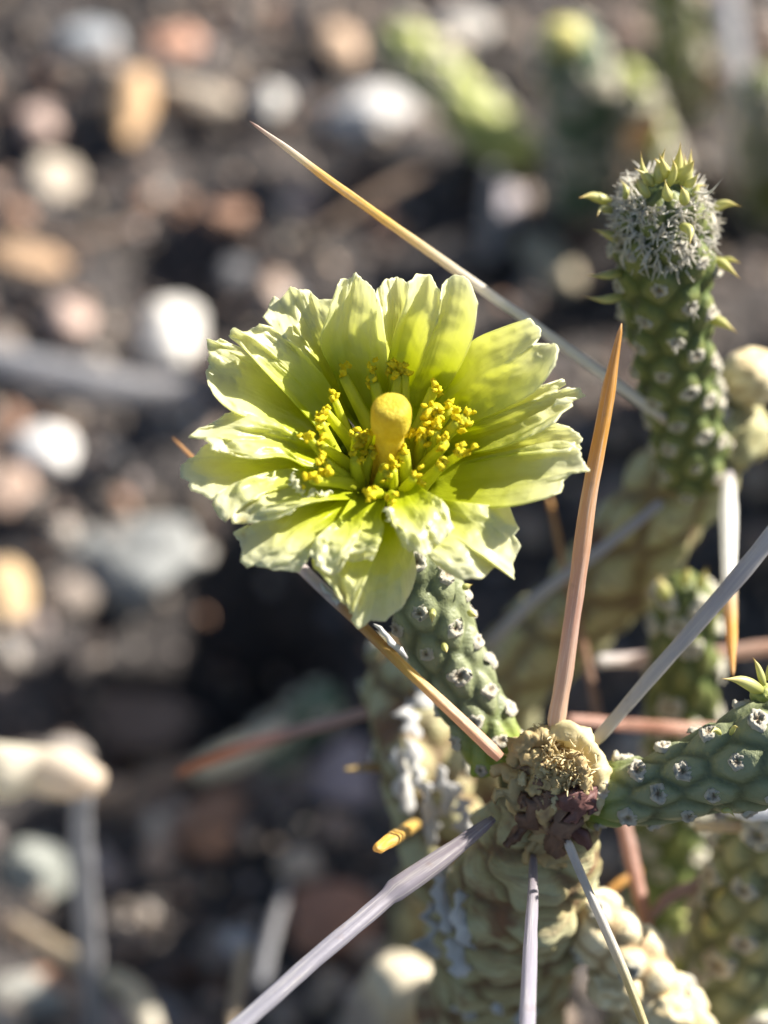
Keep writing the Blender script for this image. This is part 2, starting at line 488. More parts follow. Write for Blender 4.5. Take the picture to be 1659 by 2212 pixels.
stone(730, 95, 45, 60, (0.56, 0.40, 0.28), 'peach stone left of the blurred yellow joint tip', 32, rot=.3)
stone(1490, 95, 34, 34, (0.62, 0.40, 0.32), 'rosy pebble between the dark green joints', 33, name='pebble_stone')
stone(20, 1060, 60, 60, (0.50, 0.36, 0.28), 'brown pink stone below the white quartz', 34)
stone(640, 1060, 60, 45, (0.40, 0.24, 0.18), 'reddish stone behind the left petals', 35)
stone(1330, 460, 60, 50, (0.46, 0.34, 0.28), 'brown pink stone left of the budding joint', 36)
stone(1500, 1010, 70, 60, (0.36, 0.32, 0.30), 'grey brown stone behind the olive stem', 37)

# ------------------------------------------------------------------ twigs and straws on the ground
M_TW_CREAM = mat_spine('dry_cream_stick', [(0, (0.72, 0.64, 0.46)), (0.9, (0.80, 0.73, 0.58)), (1, (0.74, 0.60, 0.46))], 0.6, 0.3)
M_TW_BLUE = mat_spine('grey_twig', [(0, (0.36, 0.36, 0.38)), (1, (0.42, 0.40, 0.40))], 0.5, 0.3, (0.5, 0.5, 0.52))
M_TW_RED = mat_spine('red_stalk', [(0, (0.22, 0.13, 0.10)), (0.4, (0.46, 0.16, 0.07)), (0.6, (0.42, 0.20, 0.14)), (1, (0.52, 0.32, 0.26))], 0.5, 0.2)
M_TW_TAN = mat_spine('tan_straw', [(0, (0.42, 0.32, 0.21)), (0.7, (0.55, 0.44, 0.30)), (1, (0.60, 0.50, 0.36))], 0.6, 0.3)
M_TW_STUMP = mat_spine('weathered_sunlit_stump', [(0, (.22, .19, .17)), (.75, (.36, .31, .27)), (.9, (.60, .52, .38)), (1, (.66, .58, .42))], 0.75, 0.4, (0.62, 0.56, 0.46), 0.1)  # grey wood turning cream at the top: sunlight put into the colour
M_TW_BROWN = mat_spine('brown_twig', [(0, (0.28, 0.19, 0.13)), (1, (0.33, 0.23, 0.17))], 0.7, 0.2)

def rod(name, pts, rad, mat, label, cat, n=30, ns=12, rough=0.08, lump=0.0):
    q, L, r = resample(pts, n, rad)
    R = np.repeat(r[:, None], ns, 1) * (1 + rough * rng.normal(size=(n, 1)) * .6 + rough * .5 * rng.normal(size=(n, ns)))
    if lump: R *= 1 + lump * np.array([[noise.fractal(Vector((math.cos(6.283 * j / ns) * 1.3, math.sin(6.283 * j / ns) * 1.3, i * 3.5 / n)), 1, 2, 4) for j in range(ns)] for i in range(n)])
    R[0] *= .6; R[-1] *= .55
    V, F, t, s = tube_geo(q, R, ns)
    pa = np.tile(np.sin(np.linspace(0, 2 * np.pi, ns, endpoint=False)) * .5 + .5, n)
    o = mk(name, V, F, mat, org=q[0], attrs={'pt': t, 'ps': s, 'pa': pa})
    return tag(o, label, cat)
def gp(px, py, h=0.1):
    g, _ = G(px, py, h); return g
STK = [P(-420, 1600, 6.0), P(-80, 1652, 4.9), P(80, 1662, 4.6), P(214, 1688, 4.4)]
STK[0] = G(-700, 1500, .1)[0]
rod('dry_stick', STK, [.16, .17, .17, .155], M_TW_CREAM, 'thick bleached cream stick jutting in from the left edge', 'stick', rough=.1, n=40)
rod('grey_stalk', [STK[3] - np.array([.12, -.05, .10]), STK[3] - np.array([.2, -.1, 1.0]), np.array([STK[3][0] - .3, STK[3][1] + .1, -.1])], [.07, .075, .08], M_TW_BLUE, 'grey stalk under the bleached cream stick', 'twig')
rod('twig', [gp(190, 1735, .4), gp(300, 1700, .5), gp(430, 1655, .4)], [.10, .11, .08], M_TW_BROWN, 'dull brown twig between cream stick and pale chip', 'twig')
rod('pale_stick', [gp(420, 1670, .7), gp(520, 1625, .8), gp(620, 1575, .8)], [.09, .13, .06], M_TW_CREAM, 'pale stick chip lying under the rust red stalk', 'stick')
rod('grey_twig', [gp(-60, 765, .2), gp(80, 800, .2), (gp(260, 835, .2)), gp(450, 850, .1)], [.16, .17, .15, .11], M_TW_BLUE, 'smooth blue grey twig lying left of the flower', 'twig')
rod('grey_stump', [G(820, 2260, -.1)[0], G(838, 2215, 1.2)[0], G(858, 2160, 2.4)[0], G(872, 2125, 3.1)[0], G(876, 2110, 3.25)[0]], [.30, .30, .27, .21, .13], M_TW_STUMP, 'weathered grey stump, its sunlit cream top painted, at the bottom edge beside the woody stem', 'stump', n=60, ns=36, rough=.05, lump=.30)  # stands in for a pale rock, made tall to reach the sun
rod('straw', [gp(500, 2240, 2.4), gp(512, 2150, 2.4), gp(528, 2045, 2.3)], [.035, .045, .04], M_TW_TAN, 'pale tan straw standing at the bottom edge', 'straw')
rod('straw', [gp(560, 2130, 1.2), gp(590, 2010, 1.3), gp(622, 1905, 1.4)], [.05, .045, .03], M_TW_BLUE, 'thin grey straw behind the pale tan straw', 'straw')
rod('twig', [gp(20, 1985, .4), gp(140, 2060, .5), gp(245, 2120, .6)], [.05, .07, .06], M_TW_TAN, 'tan twig slanting down in the lower left', 'twig')
rod('twig', [gp(230, 2105, .8), gp(290, 2150, .8), gp(335, 2240, .8)], [.06, .10, .08], M_TW_CREAM, 'cream twig end curving to the bottom edge', 'twig')
rod('twig', [gp(690, 500, .3), gp(800, 430, .35), gp(960, 345, .35)], [.04, .05, .05], M_TW_BROWN, 'brown twig crossing under the long spine', 'twig')
rod('twig', [gp(1060, 560, .3), gp(1062, 470, .6), gp(1068, 360, 1.0)], [.08, .09, .07], M_TW_BLUE, 'grey twig standing below the blurred green joint', 'twig')
rod('twig', [gp(1560, -60, .5), gp(1590, 150, .6), gp(1650, 420, .5)], [.11, .13, .12], M_TW_BLUE, 'grey twig leaning at the upper right corner', 'twig')
rod('twig', [gp(1420, 210, .3), gp(1540, 185, .4), gp(1660, 130, .5)], [.08, .08, .07], M_TW_BROWN, 'brown twig between the upper right joints', 'twig')
rod('twig', [gp(30, 480, .3), gp(160, 520, .4), gp(330, 470, .3)], [.04, .05, .03], M_TW_BROWN, 'thin dark twig below the cream stone', 'twig')

# ------------------------------------------------------------------ cactus parts
def joint(name, pts, rad, mat, parent, org, dz=0.026, aniso=1.5, amp=0.13, ring=0.022, ns=72, dome=(False, True), groove=0.06, off=0.0, jit=0.02, young=False):
    """stem joint covered with rhombic tubercles; returns object and the tubercle sites"""
    q0, L = resample(pts, 20)
    n = max(12, int(L / ring))
    q, L, r = resample(pts, n, rad)
    z = np.linspace(0, L, n)
    if dome[1]:
        e = np.clip((z - (L - r[-1])) / r[-1], 0, .995); r = r * np.sqrt(1 - e * e)
    if dome[0]:
        e = np.clip(((r[0] - z) / r[0]), 0, .995); r = r * np.sqrt(1 - e * e)
    T, A, B = frames(q)
    th = np.linspace(0, 2 * np.pi, ns, endpoint=False)
    m = int(L / dz) + 6
    zn = (np.arange(m) - 3) * dz + rng.normal(0, .006, m)
    tn = (np.arange(m) * 2.39996 + off + rng.normal(0, .05, m)) % (2 * np.pi)
    rm = np.mean(np.asarray(rad))
    ZZ, TH = np.meshgrid(z, th, indexing='ij')
    dth = (TH.ravel()[:, None] - tn[None] + np.pi) % (2 * np.pi) - np.pi
    D = np.sqrt((dth * rm) ** 2 + ((ZZ.ravel()[:, None] - zn[None]) / aniso) ** 2)
    k1 = D.argmin(1); part = np.partition(D, 1, axis=1); d1, d2 = part[:, 0], part[:, 1]
    f = np.clip((d2 - d1) / groove, 0, 1); f = f * f * (3 - 2 * f)
    up = (ZZ.ravel() - zn[k1])
    h = f * (0.75 + 0.35 * np.exp(-(d1 / .06) ** 2) + 1.2 * np.clip(up, -.15, .15))
    V0 = (q[:, None, :] + 0 * th[None, :, None]).reshape(-1, 3)
    nn = np.array([nz(v, 4.0, 2) for v in (q[:, None, :] + r[:, None, None] * (A[:, None] * np.cos(th)[None, :, None] + B[:, None] * np.sin(th)[None, :, None])).reshape(-1, 3)])
    R = (np.repeat(r, ns) + rm * amp * (h - .6) * np.clip(np.repeat(r, ns) / rm, 0, 1) + nn * jit * rm).reshape(n, ns)
    V, F, t, s = tube_geo(q, R, ns)
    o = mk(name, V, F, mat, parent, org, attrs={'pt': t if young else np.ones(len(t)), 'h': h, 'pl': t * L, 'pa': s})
    sites = []
    for a in range(m):
        zz = zn[a] + .03
        if zz < .02 or zz > L - .01: continue
        i = min(n - 1, int(zz / L * (n - 1)))
        j = int(tn[a] / (2 * np.pi) * ns) % ns
        nrm = unit(A[i] * math.cos(tn[a]) + B[i] * math.sin(tn[a]))
        sites.append((q[i] + nrm * R[i][j], nrm, T[i], zz / L, r[i]))
    return o, sites

def areole_mesh(seed):
    rs = np.random.default_rng(seed)
    na, nr = 22, 6
    V, pt = [(0, 0, -.05)], [0.0]
    prof = [(.18, -.02), (.42, .08), (.68, .18), (.9, .12), (1.05, -.05), (1.1, -.3)]
    k = 4 + seed % 2; ph = rs.uniform(0, 6)
    for ri, (rr, hh) in enumerate(prof):
        for a in range(na):
            an = 2 * np.pi * a / na
            star = 1 + (.09 * math.cos(k * an + ph) + .07 * math.cos(2 * an + ph) + .05 * rs.normal()) * (rr > .5)
            V.append((rr * star * math.cos(an), rr * star * math.sin(an) * .92, hh + .13 * rs.normal()))
            pt.append(rr / 1.1)
    F = [(0, 1 + a, 1 + (a + 1) % na) for a in range(na)]
    for ri in range(nr - 1):
        for a in range(na):
            b = (a + 1) % na; o0 = 1 + ri * na; o1 = o0 + na
            F.append((o0 + a, o1 + a, o1 + b, o0 + b))
    o = mk('areole', np.array(V), F, M_AREOLE, attrs={'pt': pt})
    me = o.data; bpy.data.objects.remove(o); return me
AREOLES = [areole_mesh(k) for k in range(6)]

def areoles(sites, parent, org, size, lo=0.0, hi=1.0, view=True, skip=0.0):
    k = 0
    for (p, nrm, T, zz, r) in sites:
        if zz < lo or zz > hi or rng.random() < skip: continue
        if view and np.dot(nrm, unit(CAM - p)) < -0.45: continue
        Z = unit(nrm + T * .25); Y = unit(T - Z * np.dot(T, Z)); X = np.cross(Y, Z)
        s_ = size * rng.uniform(.8, 1.2) * (0.75 if zz < .15 else 1)
        inst('areole', AREOLES[rng.integers(6)], p + nrm * size * .06, X, Y, Z, s_, parent, org); k += 1
    return k

def leaf(p0, p1, r, parent, org, bend=(0, 0, 0), name='leaf', mat=None):
    p0, p1 = np.asarray(p0), np.asarray(p1)
    mid = (p0 + p1) / 2 + np.asarray(bend)
    q, L, rr = resample([p0, mid, p1], 12, [r, r * .95, r * .1])
    rr = rr * np.array([.7, .95, 1.1, 1.15, 1.1, 1.0, .9, .78, .62, .45, .28, .08])
    V, F, t, s = tube_geo(q, rr, 10)
    return mk(name, V, F, mat or M_LEAF, parent, org, attrs={'pt': t})

def hairs(name, starts, dirs, lens, r, mat, parent, org, curl=.4):
    VV, FF = [], []; b = 0
    for p, d, L in zip(starts, dirs, lens):
        d = unit(d); side = unit(np.cross(d, rng.normal(size=3)))
        pts = np.array([p + d * L * u + side * curl * L * u * u for u in np.linspace(0, 1, 5)])
        V, F, _, _ = tube_geo(pts, np.array([r, r, r * .85, r * .6, r * .25]), 4, False)
        VV.append(V); FF += [tuple(x + b for x in f) for f in F]; b += len(V)
    return mk(name, np.vstack(VV), FF, mat, parent, org, kind='stuff')

def spine(pts, rad, stops, parent, org, name='spine', label=None, n=46, ns=20, streak=.35, ridge=.07, pale=(0.80, 0.76, 0.68), flat=.12):
    """needle with fine lengthwise ridges, base first"""
    q, L, r = resample(pts, n, rad)
    th = np.linspace(0, 2 * np.pi, ns, endpoint=False)
    ph = rng.uniform(0, 6, 3)
    wob = np.array([noise.noise(Vector((i * .35, ph[0], ph[1]))) for i in range(n)])
    R = r[:, None] * (1 + flat * np.cos(2 * th + ph[1]) + ridge * np.cos(4 * th + ph[2]))[None] * (1 + .09 * wob)[:, None]
    kink = np.array([[noise.noise(Vector((i * .12, ph[2], k * 9.1))) for k in range(3)] for i in range(n)])
    q = q + kink * r.mean() * .14
    R[-1] *= .25; R[0] *= .8
    V, F, t, s = tube_geo(q, R, ns)
    pa = np.tile(np.sin(th) * .5 + .5, n)
    m = mat_spine(name + '_horn', stops, streak=streak, pale=pale)
    return mk(name, V, F, m, parent, org, attrs={'pt': t, 'ps': s, 'pa': pa}, label=label)

def down(p, d, n=1):
    """point straight below p by d cm"""
    return np.asarray(p) - np.array([0, 0, d])

def blob(name, c, rad, mat, parent, org, rough=.12, freq=1.6, sub=4, seed=0, label=None):
    bv, bf = ICO[sub]; off = np.array([seed * 5.1, seed * 2.3, 0])
    V = np.array([p * (1 + rough * nz(p + off, freq, 4)) for p in bv])
    h = np.array([.5 + .5 * nz(p + off, freq * 2, 2) for p in bv])
    V = V * np.asarray(rad)
    # rows: right, up(screen), toward camera
    B = np.stack([RIGHT, UP, -FWD]); V = V @ B + np.asarray(c)
    return mk(name, V, bf, mat, parent, org, attrs={'h': h, 'pt': np.ones(len(V))}, label=label)

def flap(name, c, half_len, half_wid, dirv, nrm, mat, parent, org, curl=.3, seed=0, thick=.012, taper=.6, rag=.22):
    """a small curved dry scale or papery flake with thickness"""
    rs = np.random.default_rng(seed + 11)
    Y = unit(dirv); Z = unit(np.asarray(nrm) - Y * np.dot(nrm, Y)); X = np.cross(Y, Z)
    nu, nv = 7, 9; top = []
    for j in range(nv):
        v = j / (nv - 1) * 2 - 1
        wv = half_wid * math.sqrt(max(0.12, 1 - abs(v) ** 3)) * (1 - taper * .5 * (v + 1) / 2) * (1 + rag * rs.normal()); sh = rag * half_wid * rs.normal()
        for i in range(nu):
            u = i / (nu - 1) * 2 - 1
            jag = rs.normal() * .05 * half_len
            top.append(np.asarray(c) + Y * (v * half_len + jag * (abs(v) > .8)) + X * (u * wv + sh) + Z * (curl * half_wid * (1 - u * u) - curl * half_len * .25 * v * v + rs.normal() * .10 * half_wid))
    top = np.array(top); bot = top - Z * thick
    V = np.vstack([top, bot]); k = nu * nv; F = []
    for j in range(nv - 1):
        for i in range(nu - 1):
            a = j * nu + i
            F.append((a, a + 1, a + nu + 1, a + nu)); F.append((a + k, a + nu + k, a + nu + 1 + k, a + 1 + k))
    rim = [i for i in range(nu)] + [j * nu + nu - 1 for j in range(1, nv)] + [(nv - 1) * nu + i for i in range(nu - 2, -1, -1)] + [j * nu for j in range(nv - 2, 0, -1)]
    for a, b in zip(rim, rim[1:] + rim[:1]): F.append((b, a, a + k, b + k))
    return mk(name, V, F, mat, parent, org, attrs={'h': np.full(len(V), rs.uniform(.3, .9)), 'pt': np.ones(len(V))})

# ------------------------------------------------------------------ the flowering cactus in front
trunk_pts = [P(1185, 1735, .75), P(1155, 1850, 1.05), P(1105, 1985, 1.6), P(1075, 2100, 2.2)]
foot = down(trunk_pts[-1] + np.array([-.1, .1, 0]), trunk_pts[-1][2] + .2)
trunk_pts += [trunk_pts[-1] * .5 + foot * .5, foot]
BASE = np.array([foot[0], foot[1], 0.0])
PLANT = thing('flowering_cactus', 'woody cactus with a pale yellow green flower and long grey spines, in front', 'cactus', BASE)

trunk, tsites = joint('trunk', trunk_pts, [.24, .335, .375, .37, .40, .45], M_WOOD, PLANT, BASE, dz=.060, aniso=.62, amp=.16, ring=.02, ns=110, dome=(False, False), groove=.16, jit=.30)
side_pts = [P(1045, 2000, 2.35), P(975, 1850, 2.3), P(925, 1690, 2.25), P(885, 1540, 2.45), P(850, 1400, 2.9)]
side, ssites = joint('side_branch', side_pts, [.27, .27, .26, .24, .2], M_WOOD, PLANT, BASE, dz=.06, aniso=.9, amp=.18, ring=.025, ns=90, groove=.14, jit=.28)
areoles(ssites, side, BASE, .05, skip=.6)

# flakes of silvery old skin on the trunk and the side branch
fl = [(872, 1690, 1.95, .20, .055), (898, 1655, 1.9, .17, .05), (965, 1705, 1.85, .14, .06), (925, 1770, 1.9, .16, .05), (1000, 1770, 1.7, .12, .05),
      (895, 1560, 2.1, .13, .08), (925, 1490, 2.15, .12, .07), (955, 1940, 1.35, .20, .06), (1000, 1990, 1.15, .17, .05), (935, 2010, 1.5, .15, .07),
      (985, 2050, 1.35, .15, .06), (960, 1890, 1.5, .14, .05), (1075, 2130, 1.7, .16, .06), (1010, 2150, 1.9, .14, .07), (1130, 2170, 1.75, .12, .05), (860, 1620, 2.15, .12, .05)]
for k, (x, y, d, hl, hw) in enumerate(fl):
    flap('flake', P(x, y, d), hl, hw, UP + RIGHT * random.uniform(-.35, .15) + FWD * random.uniform(-.2, .4), -FWD + RIGHT * random.uniform(-.5, .7) + UP * .5, M_FLAKE, trunk if k > 6 else side, BASE, curl=.25, seed=k, rag=.35)

# the node: knob of old scales from which joints and spines spring
NODE = mat_skin('node_bark', (0.16, 0.085, 0.06), (0.44, 0.32, 0.15), (0.68, 0.56, 0.27), patch=((0.17, 0.085, 0.065), 0.58), rough=.7)
M_SCALE = [mat_soft('scale_tan', (0.44, 0.31, 0.14), (0.66, 0.53, 0.27), (.7, .5, .2), .25, .6, 600), mat_soft('scale_brown', (0.13, 0.07, 0.05), (0.30, 0.18, 0.11), (.4, .2, .1), .15, .6, 600),
           mat_soft('scale_purple', (0.13, 0.06, 0.055), (0.22, 0.11, 0.095), (.3, .1, .08), .15, .45, 600), mat_soft('scale_cream', (0.62, 0.53, 0.29), (0.78, 0.69, 0.42), (.8, .7, .4), .3, .6, 600)]
node = blob('node', P(1192, 1690, .55), (.235, .25, .24), NODE, PLANT, BASE, .22, 1.8, 5, 3, label='knobbly tan node of dry scales and wool')
nc = P(1192, 1690, .55)
# (x, y, depth, half length, half width, lean right, lean up, material)
sc_list = [(1245, 1745, .30, .10, .08, .3, -.4, 2), (1268, 1722, .32, .09, .06, .7, -.4, 2), (1215, 1770, .36, .12, .08, .2, -.8, 1),
           (1160, 1755, .36, .12, .08, -.3, -.7, 1), (1115, 1715, .40, .12, .07, -.8, -.3, 0), (1105, 1668, .42, .11, .06, -.9, .2, 0),
           (1185, 1800, .45, .14, .09, 0, -1, 1), (1130, 1790, .5, .12, .08, -.5, -.8, 1), (1240, 1800, .48, .11, .06, .5, -.8, 2),
           (1195, 1830, .55, .14, .10, .1, -1, 0), (1150, 1825, .6, .12, .08, -.4, -.9, 0), (1130, 1625, .38, .11, .05, -.8, .5, 0)]
for k, (x, y, d, hl, hw, lx, ly, mi_) in enumerate(sc_list):
    c = P(x, y, d); out = unit(c - nc)
    flap('scale', c, hl, hw, RIGHT * lx + UP * ly + FWD * .25 + rng.normal(0, .2, 3), out + rng.normal(0, .2, 3), M_SCALE[mi_], node, BASE, curl=.2, seed=40 + k, thick=.03, rag=.3)
# thick swollen rim over the top and right side of the node
for pts_, rd, m_ in [([(1105, 1650, .45), (1130, 1607, .40), (1175, 1590, .40), (1200, 1600, .36)], [.03, .05, .05, .03], 0), ([(1190, 1590, .40), (1225, 1582, .38), (1262, 1608, .38), (1288, 1655, .40), (1292, 1710, .40), (1275, 1755, .38)], [.04, .062, .062, .060, .055, .04], 3),
                     ([(1228, 1625, .30), (1252, 1645, .27), (1264, 1685, .27), (1262, 1715, .28)], [.02, .035, .035, .02], 0)]:
    q, L, r_ = resample([P(*p) for p in pts_], 40, rd)
    Rr = np.repeat(r_[:, None], 14, 1) * (1 + np.array([[.55 * noise.noise(Vector((i * .22, j * .8, m_ * 7.7))) + .25 * noise.noise(Vector((i * .7, j * 1.9, m_ * 3.1))) for j in range(14)] for i in range(40)]))
    V, F, t, s_ = tube_geo(q, Rr, 14)
    mk('rim', V, F, M_SCALE[m_], node, BASE)
# crumbs of dead scale in the middle
for k in range(34):
    x, y = rng.normal(1190, 42), rng.normal(1690, 34)
    m_ = M_SCALE[1] if y > 1705 and rng.random() < .7 else M_SCALE[(0, 3, 0, 1)[rng.integers(4)]]
    off = math.hypot(x - 1192, y - 1690) / 436
    blob('crumb', P(x, y, .57 - math.sqrt(max(.004, .058 - off * off)) * 1.05), rng.uniform(.02, .05, 3), m_, node, BASE, .6, 2.2, 3, 60 + k)
st, di, le = [], [], []
for _ in range(420):
    x, y = rng.normal(1172, 38), rng.normal(1652, 30)
    st.append(P(x, y, .30 + rng.uniform(-.02, .10) + (abs(x - 1190) / 260.)))
    di.append(RIGHT * rng.normal(-.35, .5) + UP * rng.normal(.1, .55) - FWD * rng.uniform(.3, 1.0)); le.append(rng.uniform(.03, .075))
for _ in range(120):
    x, y = rng.normal(1240, 22), rng.normal(1665, 26)
    st.append(P(x, y, .28)); di.append(RIGHT * rng.normal(0, .4) + UP * rng.normal(.3, .4) - FWD); le.append(rng.uniform(.03, .07))
hairs('wool_tuft', st, di, le, .0065, M_TUFT, node, BASE)
blob('side_bud', P(1282, 1762, .62), (.055, .07, .06), M_SKIN_YEL, node, BASE, .1, 2, 3, 8)

# flower stem
stem, s1 = joint('flower_stem', [P(1080, 1650, .80), P(1040, 1560, .76), P(990, 1460, .70), P(950, 1375, .64), P(915, 1285, .54), P(875, 1195, .45), P(845, 1130, .38)],
                 [.155, .165, .175, .195, .205, .20, .20], M_SKIN, PLANT, BASE, dz=.034, aniso=1.5, amp=.15, dome=(False, False), groove=.07, off=.4, young=True)
areoles(s1, stem, BASE, .047)
for a, b in [((1012, 1322, .45), (1032, 1333, .40)), ((935, 1318, .34), (933, 1346, .25)), ((958, 1392, .42), (966, 1412, .33)), ((1000, 1270, .42), (1022, 1262, .40))]:
    leaf(P(*a), P(*b), .016, stem, BASE)

# right-hand joint
rj, s2 = joint('right_joint', [P(1268, 1715, .60), P(1330, 1714, .52), P(1420, 1702, .45), P(1520, 1672, .38), P(1630, 1637, .30), P(1780, 1585, .2)],
               [.13, .165, .175, .205, .26, .28], M_SKIN, PLANT, BASE, dz=.034, aniso=1.5, amp=.16, groove=.06, off=1.1, dome=(False, True), young=True)
areoles(s2, rj, BASE, .050)
for a, b, r in [((1645, 1492, .25), (1556, 1466, .12), .030), ((1650, 1480, .25), (1625, 1418, .2), .018), ((1660, 1470, .3), (1664, 1425, .3), .016),
                ((1556, 1585, .12), (1534, 1584, .04), .012), ((1578, 1586, .1), (1596, 1572, .02), .012), ((1560, 1752, .2), (1590, 1768, .15), .014)]:
    leaf(P(*a), P(*b), r, rj, BASE, bend=UP * .02)
blob('leaf_base', P(1650, 1500, .30), (.07, .06, .07), M_SKIN_YEL, rj, BASE, .15, 2, 3, 4)

# spines of the front plant (base first)
sp = lambda *a, **k: spine(*a, parent=PLANT, org=BASE, **k)
sp([P(1200, 1575, .42), P(1232, 1370, .30), P(1272, 1080, .12), P(1312, 860, 0), P(1342, 698, -.1)], [.040, .039, .037, .032, .008],
   [(0, (.66, .46, .32)), (.3, (.56, .33, .25)), (.6, (.62, .36, .18)), (.72, ORANGE), (1, (.60, .30, .06))], label='upright spine, pink at the base and orange at the tip', streak=.45)
sp([P(1080, 1637, .32), P(985, 1545, .30), P(870, 1438, .32), P(775, 1345, .45), P(660, 1235, .65), P(520, 1095, .9), P(372, 944, 1.1)], [.030, .028, .025, .026, .026, .022, .007],
   [(0, (.64, .36, .24)), (.16, (.72, .44, .20)), (.24, YEL), (.34, (.66, .36, .10)), (.44, (.54, .30, .14)), (.47, (.60, .52, .50)), (.62, (.55, .45, .42)), (.8, ORANGE), (1, (.50, .24, .08))], label='orange spine running behind the flower to its left side', streak=.25)
sp([P(1282, 1605, .62), P(1400, 1470, .55), P(1540, 1310, .45), P(1690, 1130, .35), P(1780, 1025, .3), P(1880, 908, .25)], [.030, .035, .040, .046, .036, .006], [(0, GREY), (.5, LILAC), (1, WHITE)], label='grey spine slanting up to the right edge', streak=.5)
sp([P(1065, 1768, .45), P(960, 1850, .30), P(850, 1925, .15), P(830, 1943, .12), P(700, 2055, -.15), P(490, 2240, -.5), P(400, 2320, -.62), P(290, 2420, -.8)], [.022, .046, .056, .040, .040, .040, .030, .006], [(0, (.27, .22, .24)), (.4, (.33, .31, .36)), (1, (.37, .37, .42))], label='grey sheathed spine slanting down to the left', streak=.45)  # stops lowered to dull lilac: shade put into the colour
sp([P(1152, 1850, .55), P(1150, 1960, .25), P(1143, 2100, -.15), P(1138, 2260, -.6), P(1136, 2350, -.8), P(1134, 2450, -1.0)], [.022, .034, .042, .044, .034, .006], [(0, (.28, .23, .24)), (.25, (.38, .35, .40)), (1, (.40, .38, .45))], label='lilac grey spine pointing straight down', streak=.4)  # lilac stops carry the shade this spine hangs in
sp([P(1225, 1818, .40), P(1262, 1905, .25), P(1318, 2030, .08), P(1368, 2150, -.05), P(1405, 2250, -.15), P(1450, 2360, -.25)], [.022, .020, .024, .022, .020, .005], [(0, WHITE), (.12, (.6, .58, .56)), (.45, (.46, .43, .36)), (.6, (.40, .34, .14)), (1, (.42, .32, .10))], label='spine with white sheath turning olive, slanting down right', streak=.3)
sp([P(905, 1775, 2.2), P(882, 1790, 1.3), P(850, 1811, .5), P(815, 1834, -.2)], [.024, .032, .036, .028], [(0, (.5, .35, .15)), (.2, YEL), (1, (.80, .50, .08))], label='stub of a golden spine pointing at the viewer')
sp([P(905, 1640, 2.3), P(820, 1655, 2.2), P(745, 1662, 2.1)], [.05, .03, .01], [(0, BROWN), (1, (.5, .35, .1))], label='short amber spine on the left branch')
sp([P(850, 1522, 2.7), P(700, 1565, 2.8), P(540, 1610, 3.1), P(380, 1672, 3.6)], [.030, .034, .036, .020], [(0, (.58, .40, .34)), (.5, (.52, .30, .24)), (.78, (.58, .22, .09)), (1, (.50, .20, .08))], label='long pinkish spine with a rust red tip, low at left', streak=.2)
# torn sheath pieces on the spines
for c, hl, hw, dv, nv in [((846, 1385, .34), .12, .018, (-1, 1), .4), ((722, 1290, .5), .10, .022, (-1, 1), .3), ]:
    flap('sheath', P(*c), hl, hw, RIGHT * dv[0] + UP * dv[1], -FWD + UP * nv, M_FLAKE, PLANT, BASE, curl=.4, seed=int(c[0]))

# ------------------------------------------------------------------ the flower
TILT = math.radians(40); CT, ST = math.cos(TILT), math.sin(TILT)
FX, FY = 351 + .586 * 830, 540 + .586 * 770
def FL(cx, cy, w):
    """point of the flower: picture position (traced grid) at height w cm above the throat rim"""
    px, py = 351 + .586 * cx, 540 + .586 * cy
    Y = (FY - py) * KPX * DF
    return P(px, py, Y * ST / CT - w / CT)
AXIS = UP * ST - FWD * CT
FC = P(FX, FY, 0)
SIDE = UP * CT + FWD * ST
def FA(r, a, w):
    return FC + RIGHT * r * math.cos(a) + SIDE * r * math.sin(a) + AXIS * w

prof = [(.0, -.50), (.10, -.49), (.17, -.44), (.205, -.33), (.235, -.2), (.27, -.12), (.295, -.10), (.30, -.13), (.275, -.22), (.245, -.35), (.215, -.52), (.19, -.64), (.0, -.66)]
V, F = [], []; na = 48
for i, (r, w_) in enumerate(prof):
    for a in range(na):
        an = 2 * math.pi * a / na
        V.append(FA(max(r, .001) * (1 + .03 * math.sin(9 * an)), an, w_))
for i in range(len(prof) - 1):
    for a in range(na):
        b = (a + 1) % na; F.append((i * na + a, i * na + b, (i + 1) * na + b, (i + 1) * na + a))
flower = mk('flower', V, F, M_CUP, PLANT, BASE, label='wide open pale yellow green flower with ragged petals')

